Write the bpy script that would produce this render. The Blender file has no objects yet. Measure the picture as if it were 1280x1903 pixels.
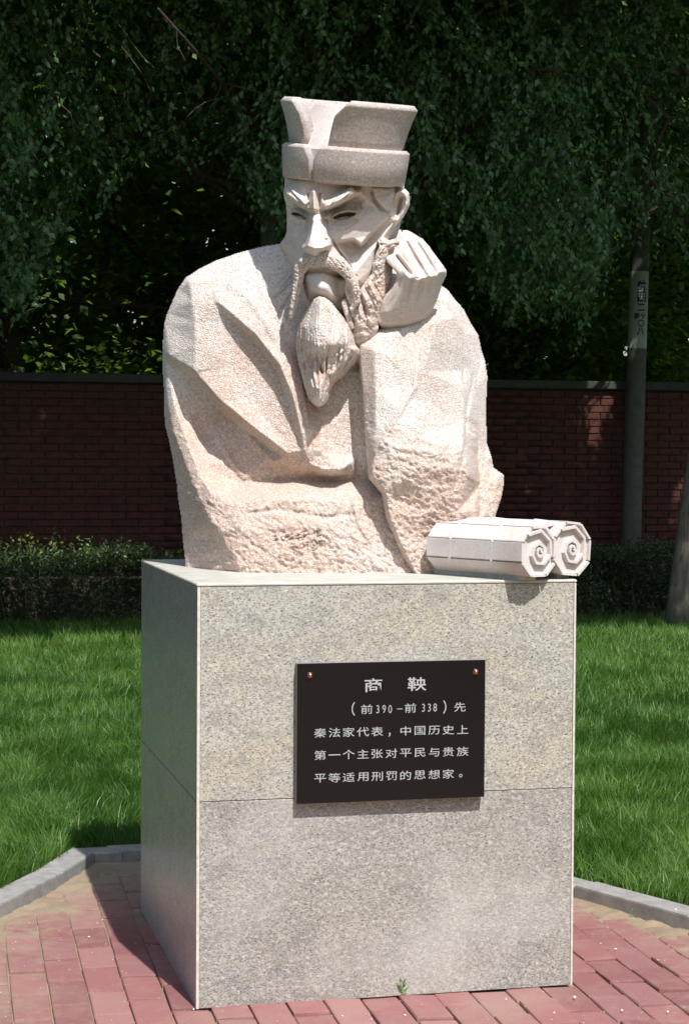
import bpy, bmesh, math, random
import numpy as np
from mathutils import Vector, Matrix, Euler
from mathutils.geometry import delaunay_2d_cdt

SC = bpy.context.scene
# ------------------------------------------------------------------ camera
CAM_LOC = np.array([-0.855601, -5.224283, 1.572695])
YAW, PITCH, ROLL, FPX = 0.239756148, -0.0322524597, 0.00606907463, 3515.75
def _basis():
    cy, sy = math.cos(YAW), math.sin(YAW)
    f = np.array([sy*math.cos(PITCH), cy*math.cos(PITCH), math.sin(PITCH)])
    r = np.array([cy, -sy, 0.0]); u = np.cross(r, f)
    c, s = math.cos(ROLL), math.sin(ROLL)
    return c*r + s*u, -s*r + c*u, f
RR, UU, FF = _basis()
cam_data = bpy.data.cameras.new('camera')
cam = bpy.data.objects.new('camera', cam_data)
SC.collection.objects.link(cam)
SC.camera = cam
m = Matrix(((RR[0], UU[0], -FF[0], CAM_LOC[0]), (RR[1], UU[1], -FF[1], CAM_LOC[1]), (RR[2], UU[2], -FF[2], CAM_LOC[2]), (0, 0, 0, 1)))
cam.matrix_world = m
cam_data.sensor_fit = 'VERTICAL'
cam_data.sensor_height = 24.0
cam_data.lens = FPX/1903.0*24.0
cam_data.clip_end = 500
# ------------------------------------------------------------------ light
SUN_EL = math.radians(57)
SUN_AZ = np.array([0.16, -1.0]); SUN_AZ /= np.linalg.norm(SUN_AZ)      # horizontal direction towards the sun
TO_SUN = np.array([SUN_AZ[0]*math.cos(SUN_EL), SUN_AZ[1]*math.cos(SUN_EL), math.sin(SUN_EL)])
world = bpy.data.worlds.new('World'); SC.world = world; world.use_nodes = True
wn = world.node_tree.nodes; wl = world.node_tree.links
sky = wn.new('ShaderNodeTexSky'); sky.sky_type = 'NISHITA'; sky.sun_disc = False
sky.sun_elevation = SUN_EL
sky.sun_rotation = math.atan2(SUN_AZ[0], SUN_AZ[1])
sky.air_density = 1.2; sky.dust_density = 2.0
wl.new(sky.outputs[0], wn['Background'].inputs[0]); wn['Background'].inputs[1].default_value = 0.12
sd = bpy.data.lights.new('sun', 'SUN'); sd.energy = 5.0; sd.angle = math.radians(0.6); sd.color = (1.0, 0.975, 0.935)
sun = bpy.data.objects.new('sun', sd); SC.collection.objects.link(sun)
sun.rotation_euler = Vector((-TO_SUN[0], -TO_SUN[1], -TO_SUN[2])).to_track_quat('-Z', 'Y').to_euler()
SC.view_settings.view_transform = 'Standard'; SC.view_settings.look = 'None'
SC.view_settings.exposure = 0.2; SC.view_settings.gamma = 1.0; SC.view_settings.use_curve_mapping = False
SC.render.engine = 'CYCLES'
SC.cycles.max_bounces = 6; SC.cycles.diffuse_bounces = 3; SC.cycles.glossy_bounces = 3; SC.cycles.transmission_bounces = 3
SC.cycles.use_denoising = True

COL = SC.collection
# ------------------------------------------------------------------ helpers
def tag(o, label=None, cat=None, group=None, kind=None):
    if label: o['label'] = label
    if cat: o['category'] = cat
    if group: o['group'] = group
    if kind: o['kind'] = kind
    return o
def empty(name, loc=(0, 0, 0), rz=0):
    o = bpy.data.objects.new(name, None); COL.objects.link(o); o.location = loc; o.rotation_euler = (0, 0, rz)
    o.empty_display_size = 0.1
    return o
def link_mesh(name, me, mat=None, parent=None, loc=None):
    o = bpy.data.objects.new(name, me); COL.objects.link(o)
    if mat is not None and len(me.materials) == 0: me.materials.append(mat)
    if parent is not None:
        o.parent = parent
        o.location = -np.array(parent_loc(parent)) if loc is None else loc
    elif loc is not None: o.location = loc
    return o
def parent_loc(p):
    l = np.array(p.location[:])
    while p.parent is not None:
        p = p.parent; l = l + np.array(p.location[:])
    return l
def mesh_np(name, V, F, smooth=False):
    """V (n,3), F (m,k) with constant k, or list of such arrays"""
    V = np.asarray(V, dtype=np.float32)
    Fs = F if isinstance(F, list) else [F]
    me = bpy.data.meshes.new(name)
    me.vertices.add(len(V)); me.vertices.foreach_set('co', V.ravel())
    loops = np.concatenate([f.ravel() for f in Fs]).astype(np.int32)
    tot = np.concatenate([np.full(len(f), f.shape[1], dtype=np.int32) for f in Fs])
    start = np.concatenate([[0], np.cumsum(tot)[:-1]]).astype(np.int32)
    me.loops.add(len(loops)); me.loops.foreach_set('vertex_index', loops)
    me.polygons.add(len(tot)); me.polygons.foreach_set('loop_start', start); me.polygons.foreach_set('loop_total', tot)
    if smooth: me.polygons.foreach_set('use_smooth', np.ones(len(tot), dtype=bool))
    me.update(calc_edges=True); me.validate()
    return me
def bm_obj(name, bm, mat=None, parent=None, smooth=False, loc=None):
    me = bpy.data.meshes.new(name); bm.to_mesh(me); bm.free()
    if smooth:
        for p in me.polygons: p.use_smooth = True
    return link_mesh(name, me, mat, parent, loc)
def box(bm, x0, x1, y0, y1, z0, z1, bev=0.0):
    ret = bmesh.ops.create_cube(bm, size=1.0)
    vs = ret['verts']
    bmesh.ops.scale(bm, vec=(x1-x0, y1-y0, z1-z0), verts=vs)
    bmesh.ops.translate(bm, vec=((x0+x1)/2, (y0+y1)/2, (z0+z1)/2), verts=vs)
    if bev > 0:
        es = list({e for v in vs for e in v.link_edges})
        bmesh.ops.bevel(bm, geom=es, offset=bev, segments=1, profile=0.5, affect='EDGES')
def tube(bm, pts, radii, seg=10, cap=True):
    rings = []
    n = len(pts)
    for i, p in enumerate(pts):
        p = Vector(p)
        a = Vector(pts[max(i-1, 0)]); b = Vector(pts[min(i+1, n-1)])
        t = (b-a).normalized()
        x = t.orthogonal().normalized() if i == 0 else (x - t*x.dot(t)).normalized()
        y = t.cross(x)
        rings.append([bm.verts.new(p + (x*math.cos(2*math.pi*k/seg) + y*math.sin(2*math.pi*k/seg))*radii[i]) for k in range(seg)])
    for i in range(n-1):
        for k in range(seg):
            bm.faces.new((rings[i][k], rings[i][(k+1) % seg], rings[i+1][(k+1) % seg], rings[i+1][k]))
    if cap:
        bm.faces.new(rings[0][::-1]); bm.faces.new(rings[-1])

# ---- materials
def new_mat(name):
    mt = bpy.data.materials.new(name); mt.use_nodes = True
    nt = mt.node_tree; b = nt.nodes['Principled BSDF']
    return mt, nt, b
def N(nt, t, **kw):
    n = nt.nodes.new(t)
    for k, v in kw.items():
        if k in n.inputs: n.inputs[k].default_value = v
        else: setattr(n, k, v)
    return n
def L(nt, a, b): nt.links.new(a, b)
def ramp(nt, fac, stops, interp='LINEAR'):
    r = nt.nodes.new('ShaderNodeValToRGB'); L(nt, fac, r.inputs[0])
    e = r.color_ramp.elements; r.color_ramp.interpolation = interp
    e[0].position, e[0].color = stops[0][0], (*stops[0][1], 1)
    e[1].position, e[1].color = stops[-1][0], (*stops[-1][1], 1)
    for p, c in stops[1:-1]:
        q = e.new(p); q.color = (*c, 1)
    return r.outputs[0]
def noise(nt, scale, detail=4, rough=0.55, coord=None, dist=0.0):
    n = N(nt, 'ShaderNodeTexNoise'); n.inputs['Scale'].default_value = scale
    n.inputs['Detail'].default_value = detail; n.inputs['Roughness'].default_value = rough; n.inputs['Distortion'].default_value = dist
    if coord is not None: L(nt, coord, n.inputs['Vector'])
    return n
def mixc(nt, fac, a, b, mode='MIX'):
    n = nt.nodes.new('ShaderNodeMix'); n.data_type = 'RGBA'; n.blend_type = mode
    for s, v in ((0, fac), (6, a), (7, b)):
        if hasattr(v, 'is_linked') or hasattr(v, 'links'): L(nt, v, n.inputs[s])
        else: n.inputs[s].default_value = v if s == 0 else (*v, 1)
    return n.outputs[2]
def wpos(nt): return N(nt, 'ShaderNodeNewGeometry').outputs['Position']
def bump(nt, b, h, strength=0.3, dist=0.01):
    n = N(nt, 'ShaderNodeBump'); n.inputs['Strength'].default_value = strength; n.inputs['Distance'].default_value = dist
    L(nt, h, n.inputs['Height']); L(nt, n.outputs[0], b.inputs['Normal'])
    return n
def stone_mat(name, light, pink, dark, rough_scale, bdist, patch=3.0, bias=0.5, spk=0.35, zgrad=0.0, mott=0.25):
    mt, nt, b = new_mat(name)
    p = wpos(nt)
    big = noise(nt, patch, 4, 0.6, p)
    sx = N(nt, 'ShaderNodeSeparateXYZ'); L(nt, p, sx.inputs[0])
    hgt = N(nt, 'ShaderNodeMath', operation='MULTIPLY_ADD'); L(nt, sx.outputs['Z'], hgt.inputs[0]); hgt.inputs[1].default_value = -zgrad; hgt.inputs[2].default_value = zgrad*1.75
    hs = N(nt, 'ShaderNodeMath', operation='ADD'); L(nt, hgt.outputs[0], hs.inputs[0]); L(nt, big.outputs[0], hs.inputs[1])
    c = ramp(nt, hs.outputs[0], [(bias-0.13, light), (bias+0.13, pink)])
    fine = noise(nt, 200, 3, 0.7, p)
    c = mixc(nt, ramp(nt, fine.outputs[0], [(0.51, (0, 0, 0)), (0.64, (spk, spk, spk))]), c, dark)
    mo = noise(nt, 95, 3, 0.7, p)
    mm = N(nt, 'ShaderNodeMath', operation='MULTIPLY'); L(nt, ramp(nt, mo.outputs[0], [(0.46, (0, 0, 0)), (0.60, (mott,)*3)]), mm.inputs[0]); L(nt, ramp(nt, hs.outputs[0], [(bias-.25, (.35,)*3), (bias+.1, (1, 1, 1))]), mm.inputs[1])
    c = mixc(nt, mm.outputs[0], c, (pink[0]*.78, pink[1]*.70, pink[2]*.66))
    fl = noise(nt, 140, 2, 0.6, p)
    c = mixc(nt, ramp(nt, fl.outputs[0], [(0.54, (0, 0, 0)), (0.64, (mott*.9,)*3)]), c, (0.88, 0.85, 0.82))
    ochre = noise(nt, 9.0, 5, 0.65, p)
    c = mixc(nt, ramp(nt, ochre.outputs[0], [(0.55, (0, 0, 0)), (0.75, (0.45, 0.45, 0.45))]), c, (pink[0]*0.95, pink[1]*0.82, pink[2]*0.62))
    L(nt, c, b.inputs['Base Color']); b.inputs['Roughness'].default_value = 0.75
    v = N(nt, 'ShaderNodeTexVoronoi'); v.inputs['Scale'].default_value = rough_scale; L(nt, p, v.inputs['Vector'])
    n2 = noise(nt, rough_scale*1.6, 3, 0.6, p)
    a = N(nt, 'ShaderNodeMath', operation='ADD'); L(nt, v.outputs['Distance'], a.inputs[0]); L(nt, n2.outputs[0], a.inputs[1])
    bump(nt, b, a.outputs[0], 1.0, bdist)
    return mt
MAT = {}
MAT['robe'] = stone_mat('rough_marble', (0.82, 0.775, 0.735), (0.72, 0.545, 0.455), (0.42, 0.28, 0.23), 250, 0.0034, patch=2.6, bias=0.5, spk=0.85, zgrad=0.24, mott=0.8)
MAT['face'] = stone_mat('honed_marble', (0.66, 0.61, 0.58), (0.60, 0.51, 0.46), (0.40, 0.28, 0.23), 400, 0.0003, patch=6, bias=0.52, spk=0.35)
MAT['beard'] = stone_mat('combed_marble', (0.74, 0.685, 0.645), (0.60, 0.49, 0.43), (0.34, 0.22, 0.18), 180, 0.0025, patch=9, bias=0.46, spk=0.7, mott=.55)
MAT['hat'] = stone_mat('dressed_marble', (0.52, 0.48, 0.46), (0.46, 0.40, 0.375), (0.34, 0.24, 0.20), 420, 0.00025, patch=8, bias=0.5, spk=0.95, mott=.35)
MAT['scroll'] = stone_mat('pale_marble', (0.68, 0.64, 0.62), (0.62, 0.55, 0.52), (0.45, 0.34, 0.30), 400, 0.0003, patch=8, bias=0.52, spk=0.2)
# ------------------------------------------------------------------ granite, plinth
def granite(name, base, warm, dark, rough=0.14, flow=0.6, haze=0.0):
    mt, nt, b = new_mat(name)
    p = wpos(nt)
    mp = N(nt, 'ShaderNodeMapping'); L(nt, p, mp.inputs['Vector']); mp.inputs['Rotation'].default_value = (0, flow, 0); mp.inputs['Scale'].default_value = (0.72, 1, 1.2)
    m1 = mp.outputs[0]
    big = noise(nt, 4.2, 5, 0.62, m1, 0.6)
    c = ramp(nt, big.outputs[0], [(0.36, base), (0.52, tuple((u+v)/2 for u, v in zip(base, warm))), (0.66, warm)])
    band = noise(nt, 15, 4, 0.65, m1, 0.8)
    c = mixc(nt, ramp(nt, band.outputs[0], [(0.42, (0, 0, 0)), (0.66, (0.65,)*3)]), c, tuple(v*0.58 for v in base))
    lt = noise(nt, 85, 3, 0.7, m1)
    c = mixc(nt, ramp(nt, lt.outputs[0], [(0.50, (0, 0, 0)), (0.66, (0.75,)*3)]), c, (0.66, 0.65, 0.61))
    mid = noise(nt, 105, 4, 0.75, m1, 0.3)
    c = mixc(nt, ramp(nt, mid.outputs[0], [(0.47, (0, 0, 0)), (0.60, (0.62,)*3)]), c, (base[0]*.48, base[1]*.46, base[2]*.44))
    sp = noise(nt, 190, 4, 0.8, m1, 0.5)
    c = mixc(nt, ramp(nt, sp.outputs[0], [(0.53, (0, 0, 0)), (0.60, (0.9,)*3)]), c, dark)
    if haze:
        hz_ = noise(nt, 2.3, 3, 0.5, p); c = mixc(nt, ramp(nt, hz_.outputs[0], [(0.48, (0, 0, 0)), (0.68, (haze,)*3)]), c, (0.60, 0.58, 0.55))
    L(nt, c, b.inputs['Base Color']); b.inputs['Roughness'].default_value = rough
    n2 = noise(nt, 6, 2, 0.5, p); bump(nt, b, n2.outputs[0], 0.15, 0.002)
    return mt
MAT['granite'] = granite('polished_granite', (0.50, 0.49, 0.46), (0.52, 0.465, 0.36), (0.055, 0.05, 0.05), 0.25, flow=0.55)
MAT['granite_low'] = granite('polished_granite_lower', (0.42, 0.41, 0.385), (0.42, 0.395, 0.34), (0.07, 0.06, 0.06), 0.25, flow=0.5, haze=0.35)
MAT['granite_side'] = granite('polished_granite_side', (0.40, 0.41, 0.40), (0.42, 0.43, 0.40), (0.10, 0.10, 0.10), 0.30, flow=1.4)
def simple(name, col, rough=0.6, metal=0.0, var=0.0, scale=30, bmp=0.0, bscale=80):
    mt, nt, b = new_mat(name); b.inputs['Roughness'].default_value = rough; b.inputs['Metallic'].default_value = metal
    if var:
        n_ = noise(nt, scale, 5, 0.65, wpos(nt))
        L(nt, ramp(nt, n_.outputs[0], [(0.3, tuple(v*(1-var) for v in col)), (0.7, tuple(min(1, v*(1+var)) for v in col))]), b.inputs['Base Color'])
    else: b.inputs['Base Color'].default_value = (*col, 1)
    if bmp:
        n2 = noise(nt, bscale, 4, 0.6, wpos(nt)); bump(nt, b, n2.outputs[0], 0.8, bmp)
    return mt
MAT['slab'] = simple('worn_cement_top', (0.50, 0.49, 0.44), 0.5, var=0.18, scale=14, bmp=0.001)
MAT['edge'] = simple('pale_granite_edge', (0.62, 0.58, 0.52), 0.5, var=0.2, scale=60)
MAT['black'] = simple('black_polished_stone', (0.008, 0.006, 0.007), 0.2, var=0.3, scale=300)
MAT['black'].node_tree.nodes['Principled BSDF'].inputs['Specular IOR Level'].default_value = 0.3
MAT['blackedge'] = simple('sawn_plaque_edge', (0.22, 0.19, 0.20), 0.6, var=0.2, scale=90)
MAT['letter'] = simple('engraved_grey', (0.42, 0.43, 0.42), 0.7, var=0.2, scale=200)
MAT['bronze'] = simple('copper_stud', (0.72, 0.36, 0.24), 0.22, 1.0)
PW, PD, PH = 1.12245, 1.16893, 1.2
pl = empty('granite_plinth', (PW/2, PD/2, 0))
tag(pl, 'square polished speckled granite plinth carrying the marble bust on the brick paving', 'plinth')
def part_box(name, mat, parent, *a, bev=0.0):
    bm = bmesh.new(); box(bm, *a, bev=bev); return bm_obj(name, bm, mat, parent)
ZS = 0.585
part_box('front_panel', MAT['granite'], pl, 0.0095, PW-0.0075, 0, 0.02, ZS+0.001, 1.1895, bev=0.0012)
part_box('front_panel', MAT['granite_low'], pl, 0.0095, PW-0.0075, 0, 0.02, 0.0, ZS-0.001, bev=0.0012)
part_box('side_panel', MAT['granite_side'], pl, 0.0, 0.020-0.0115, 0.001, PD, ZS+0.001, 1.1895, bev=0.0012)
part_box('side_panel', MAT['granite_side'], pl, 0.0, 0.020-0.0115, 0.001, PD, 0.0, ZS-0.001, bev=0.0012)
part_box('side_panel', MAT['granite'], pl, PW-0.0065, PW, 0.001, PD, ZS+0.001, 1.1895, bev=0.0012)
part_box('side_panel', MAT['granite'], pl, PW-0.0065, PW, 0.001, PD, 0.0, ZS-0.001, bev=0.0012)
part_box('back_panel', MAT['granite'], pl, 0.0095, PW-0.0075, PD-0.02, PD-0.001, 0.0, 1.1895, bev=0.0012)
part_box('corner_strip', MAT['edge'], pl, 0.0005, 0.0088, -0.0012, 0.0008, 0.0, 1.1895)
part_box('corner_strip', MAT['edge'], pl, PW-0.0066, PW-0.0005, -0.0012, 0.0008, 0.0, 1.1895)
part_box('top_slab', MAT['slab'], pl, -0.002, PW+0.002, -0.002, PD+0.002, 1.1905, 1.200, bev=0.003)
part_box('core', MAT['edge'], pl, 0.021, PW-0.021, 0.021, PD-0.021, 0.0, 1.19)
# mortar squeezed out under the bust
# plaque
pq = part_box('plaque', MAT['black'], pl, 0.2805, 0.8355, -0.030, -0.001, 0.5745, 0.9725, bev=0.0012)
tag(pq, 'black polished stone plaque with engraved grey Chinese writing')
me = pq.data; me.materials.append(MAT['blackedge'])
for p_ in me.polygons:
    if p_.normal.y > -0.5: p_.material_index = 1
def on_y(px, py, y):
    ray = FF + ((px-640.0)/FPX)*RR - ((py-951.5)/FPX)*UU
    t = (y-CAM_LOC[1])/ray[1]; return CAM_LOC + t*ray
def glyph(ch, c, size, sx=1.0, sy=1.0, off=0.012, bold=None):
    cu = bpy.data.curves.new('t', 'FONT'); cu.body = ch; cu.size = 1.0; cu.align_x = 'LEFT'; cu.offset = off; cu.resolution_u = 3
    ob = bpy.data.objects.new('t', cu); COL.objects.link(ob)
    dg = bpy.context.evaluated_depsgraph_get(); m_ = bpy.data.meshes.new_from_object(ob.evaluated_get(dg))
    n = len(m_.vertices)
    if n:
        co = np.zeros(n*3); m_.vertices.foreach_get('co', co); co = co.reshape(-1, 3)
        lo, hi = co.min(0), co.max(0); mid = (lo+hi)/2
        return co, [tuple(p.vertices) for p in m_.polygons], mid, hi-lo, ob, cu, m_
    return None
def put_text(bm, ch, cx, cz, y, size, sx, sy, off=0.012):
    g = glyph(ch, None, size, off=off)
    if not g: return
    co, fs, mid, ext, ob, cu, m_ = g
    cb = bmesh.new(); vs = []
    for q in co: vs.append(cb.verts.new((cx+(q[0]-mid[0])*size*sx, y, cz+(q[1]-mid[1])*size*sy)))
    for f in fs:
        try: cb.faces.new([vs[i] for i in f])
        except ValueError: pass
    bpy.data.objects.remove(ob); bpy.data.curves.remove(cu); bpy.data.meshes.remove(m_)
    bm_obj('character', cb, MAT['letter'], pq)
Yp = -0.0306
crop = lambda X, Y: (540+X/3.368, 1210+Y/3.37)
def line(items, size, sx, sy, off=0.012):
    for ch, X, Y in items:
        w_ = on_y(*crop(X, Y), Yp)
        put_text(None, ch, w_[0], w_[2], Yp, size, sx, sy, off)
line([('商', 517, 213), ('鞅', 790, 206)], 0.052, 1.12, 0.80, 0.010)
line([('（', 392, 362)], 0.040, .9, 1.0, 0.006); line([('）', 963, 350)], 0.040, .9, 1.0, 0.006)
line([('前', 476, 364), ('前', 749, 356), ('先', 1058, 350)], 0.036, 1.05, 0.80, 0.001)
line([('3', 545, 364), ('9', 584, 363), ('0', 622, 363), ('3', 830, 355), ('3', 867, 354), ('8', 903, 353)], 0.034, 0.72, 0.98, -0.004)
line([('－', 682, 362)], 0.024, 0.9, 1.0, 0.006)
def spread(txt, x0, x1, y0, y1, sz=0.036):
    n = len(txt)
    for i, ch in enumerate(txt):
        t = i/(n-1)
        if ch == ' ': continue
        if ch == '，': line([(ch, x0+(x1-x0)*t-12, y0+(y1-y0)*t+22)], sz, .9, .9, 0.005)
        elif ch == '。': line([(ch, x0+(x1-x0)*t-12, y0+(y1-y0)*t+14)], sz, .9, .9, 0.005)
        elif ch == '一': line([(ch, x0+(x1-x0)*t, y0+(y1-y0)*t)], sz, 1.05, .8, 0.008)
        else: line([(ch, x0+(x1-x0)*t, y0+(y1-y0)*t)], sz, 1.05, 0.80, 0.001)
spread('秦法家代表，中国历史上', 185, 1075, 512, 491)
spread('第一个主张对平民与贵族', 185, 1075, 652, 628)
spread('平等适用刑罚的思想家。', 185, 1075, 796, 766)
for (X, Y) in ((124, 152), (1160, 130)):
    w_ = on_y(*crop(X, Y), -0.036)
    bm = bmesh.new(); bmesh.ops.create_uvsphere(bm, u_segments=16, v_segments=10, radius=0.0066)
    bmesh.ops.translate(bm, verts=bm.verts, vec=(w_[0], -0.0335, w_[2]))
    bmesh.ops.create_cone(bm, cap_ends=True, segments=16, radius1=0.0085, radius2=0.0085, depth=0.003, matrix=Matrix.Translation((w_[0], -0.0315, w_[2])) @ Matrix.Rotation(math.pi/2, 4, 'X'))
    bm_obj('stud', bm, MAT['bronze'], pq, smooth=True)

# ------------------------------------------------------------------ scroll of carved slips, rolled from both ends
sc_loc = np.array([0.95, 0.16, 1.2])
scr = empty('stone_scroll', sc_loc)
tag(scr, 'pale marble carving of a slip scroll rolled from both ends on the plinth corner', 'scroll')
ax = np.array([math.sin(math.radians(27)), -math.cos(math.radians(27)), 0.0])      # along the rolls, towards the viewer's right
sd_ = np.array([math.cos(math.radians(27)), math.sin(math.radians(27)), 0.0])
E1 = on_y(1002, 1022, -0.045)                                                   # middle of the near end
def roll(E, R_, Lth, tw, name_):
    """E end-face centre; octagonal bundle of slips around a core, coil carved on the end"""
    n = 8
    jit = {}; rj = random.Random(int(R_*7e4))
    jl = [1+rj.uniform(-.035, .03) for _ in range(n)]
    def pt(a, r, s):
        q = (a-tw)/(2*math.pi/n); i0_ = int(math.floor(q+1e-6)) % n; f0_ = q-math.floor(q+1e-6)
        r = r*(jl[i0_]*(1-f0_)+jl[(i0_+1) % n]*f0_)
        return E + (math.cos(a)*sd_*-1 + math.sin(a)*np.array([0, 0, 1.0]))*r - ax*s
    bm = bmesh.new()
    rc = R_*0.90
    A = [bm.verts.new(pt(tw+2*math.pi*k/n, rc, 0.010)) for k in range(n)]
    Bv = [bm.verts.new(pt(tw+2*math.pi*k/n, rc, Lth)) for k in range(n)]
    for k in range(n): bm.faces.new((A[k], Bv[k], Bv[(k+1) % n], A[(k+1) % n]))
    bm.faces.new(A[::-1]); bm.faces.new(Bv)
    bmesh.ops.recalc_face_normals(bm, faces=bm.faces)
    rl = bm_obj('roll', bm, MAT['scroll'], scr)
    rgn = random.Random(int(R_*1e5))
    for k in range(n):
        a0, a1 = tw+2*math.pi*k/n, tw+2*math.pi*(k+1)/n
        bm = bmesh.new()
        g = 0.04
        c0 = [pt(a0, R_, 0), pt(a1, R_, 0)]
        def lerp(u, r0, s):
            p0 = pt(a0, r0, s); p1 = pt(a1, r0, s); return p0*(1-u)+p1*u
        j = rgn.uniform(-.0015, .0015)
        prof = [(g, rc*1.0), (g, R_*.985+j), (g*2.2, R_+j), (1-g*1.4, R_+j), (1-g, R_*.99+j), (1-g, rc*1.0)]
        s0, s1 = rgn.uniform(0, .003), Lth-rgn.uniform(0, .006)
        va = [bm.verts.new(lerp(u, r, s0)) for u, r in prof]; vb = [bm.verts.new(lerp(u, r, s1)) for u, r in prof]
        for i in range(len(prof)): i2 = (i+1) % len(prof); bm.faces.new((va[i], va[i2], vb[i2], vb[i]))
        bm.faces.new(va[::-1]); bm.faces.new(vb)
        bmesh.ops.recalc_face_normals(bm, faces=bm.faces)
        bm_obj('slip', bm, MAT['scroll'], rl)
    for s in (0.125, 0.30):                                                # binding cords
        bm = bmesh.new(); hw = 0.006
        rr = [R_*1.012, R_*1.02, R_*1.012]
        rings = []
        for ds, r in ((-hw, R_*.985), (-hw*.5, R_*1.016), (hw*.5, R_*1.016), (hw, R_*.985)):
            rings.append([bm.verts.new(pt(tw+2*math.pi*k/n, r, s+ds)) for k in range(n)])
        for i in range(3):
            for k in range(n): bm.faces.new((rings[i][k], rings[i][(k+1) % n], rings[i+1][(k+1) % n], rings[i+1][k]))
        bmesh.ops.recalc_face_normals(bm, faces=bm.faces)
        bm_obj('cord', bm, MAT['scroll'], rl)
    bm = bmesh.new()                                                      # coil standing proud on the end
    sp = []
    r = R_*0.86; a = tw+0.4
    for k in range(19):
        sp.append((a, r)); a += 2*math.pi/7.3; r *= 0.875+.03*math.sin(k*1.9)
    hw = 0.0052
    q0 = []
    for k, (a, r) in enumerate(sp):
        q0.append([bm.verts.new(pt(a, r+hw, 0.012)), bm.verts.new(pt(a, r+hw*.8, -0.003)), bm.verts.new(pt(a, max(r-hw*.8, .001), -0.003)), bm.verts.new(pt(a, max(r-hw, .001), 0.012))])
    for k in range(len(q0)-1):
        for i in range(3): bm.faces.new((q0[k][i], q0[k][i+1], q0[k+1][i+1], q0[k+1][i]))
    bm.faces.new(q0[0]); bm.faces.new(q0[-1])
    bmesh.ops.recalc_face_normals(bm, faces=bm.faces)
    bm_obj('coil', bm, MAT['scroll'], rl)
    return rl
R1 = 0.079
E1[2] = 1.2+R1*math.cos(math.pi/8)+0.012
roll(E1, R1, 0.40, math.pi/8, 'a')
E2 = E1 + sd_*0.135 + ax*0.004; E2[2] = 1.2+0.087*math.cos(math.pi/8)+0.008
roll(E2, 0.087, 0.43, math.pi/8+.08, 'b')
bm = bmesh.new()                                                           # sheet bridging the two rolls
v = []
for s in (0.03, 0.39):
    for f_, h in ((0.02, 0.158), (0.118, 0.171), (0.118, 0.161), (0.02, 0.148)):
        p_ = E1 + sd_*f_ - ax*s; p_[2] = 1.2+h; v.append(bm.verts.new(p_))
for i in range(4): bm.faces.new((v[i], v[(i+1) % 4], v[4+(i+1) % 4], v[4+i]))
bm.faces.new(v[:4]); bm.faces.new(v[4:][::-1]); bmesh.ops.recalc_face_normals(bm, faces=bm.faces)
bm_obj('bridging_sheet', bm, MAT['scroll'], scr)

bm = bmesh.new()
for E_, w_ in ((E1, .045), (E2, .05)):
    v = []
    for s in (0.035, 0.42):
        for f_, z_ in ((-w_/2, 1.2), (w_/2, 1.2), (w_/2, 1.214), (-w_/2, 1.214)):
            p_ = E_+sd_*f_-ax*s; v.append(bm.verts.new((p_[0], p_[1], z_)))
    for i in range(4): bm.faces.new((v[i], v[(i+1) % 4], v[4+(i+1) % 4], v[4+i]))
    bm.faces.new(v[:4]); bm.faces.new(v[4:][::-1])
bmesh.ops.recalc_face_normals(bm, faces=bm.faces)
tag(bm_obj('mortar_bed', bm, MAT['slab'], scr), kind='stuff')
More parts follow.
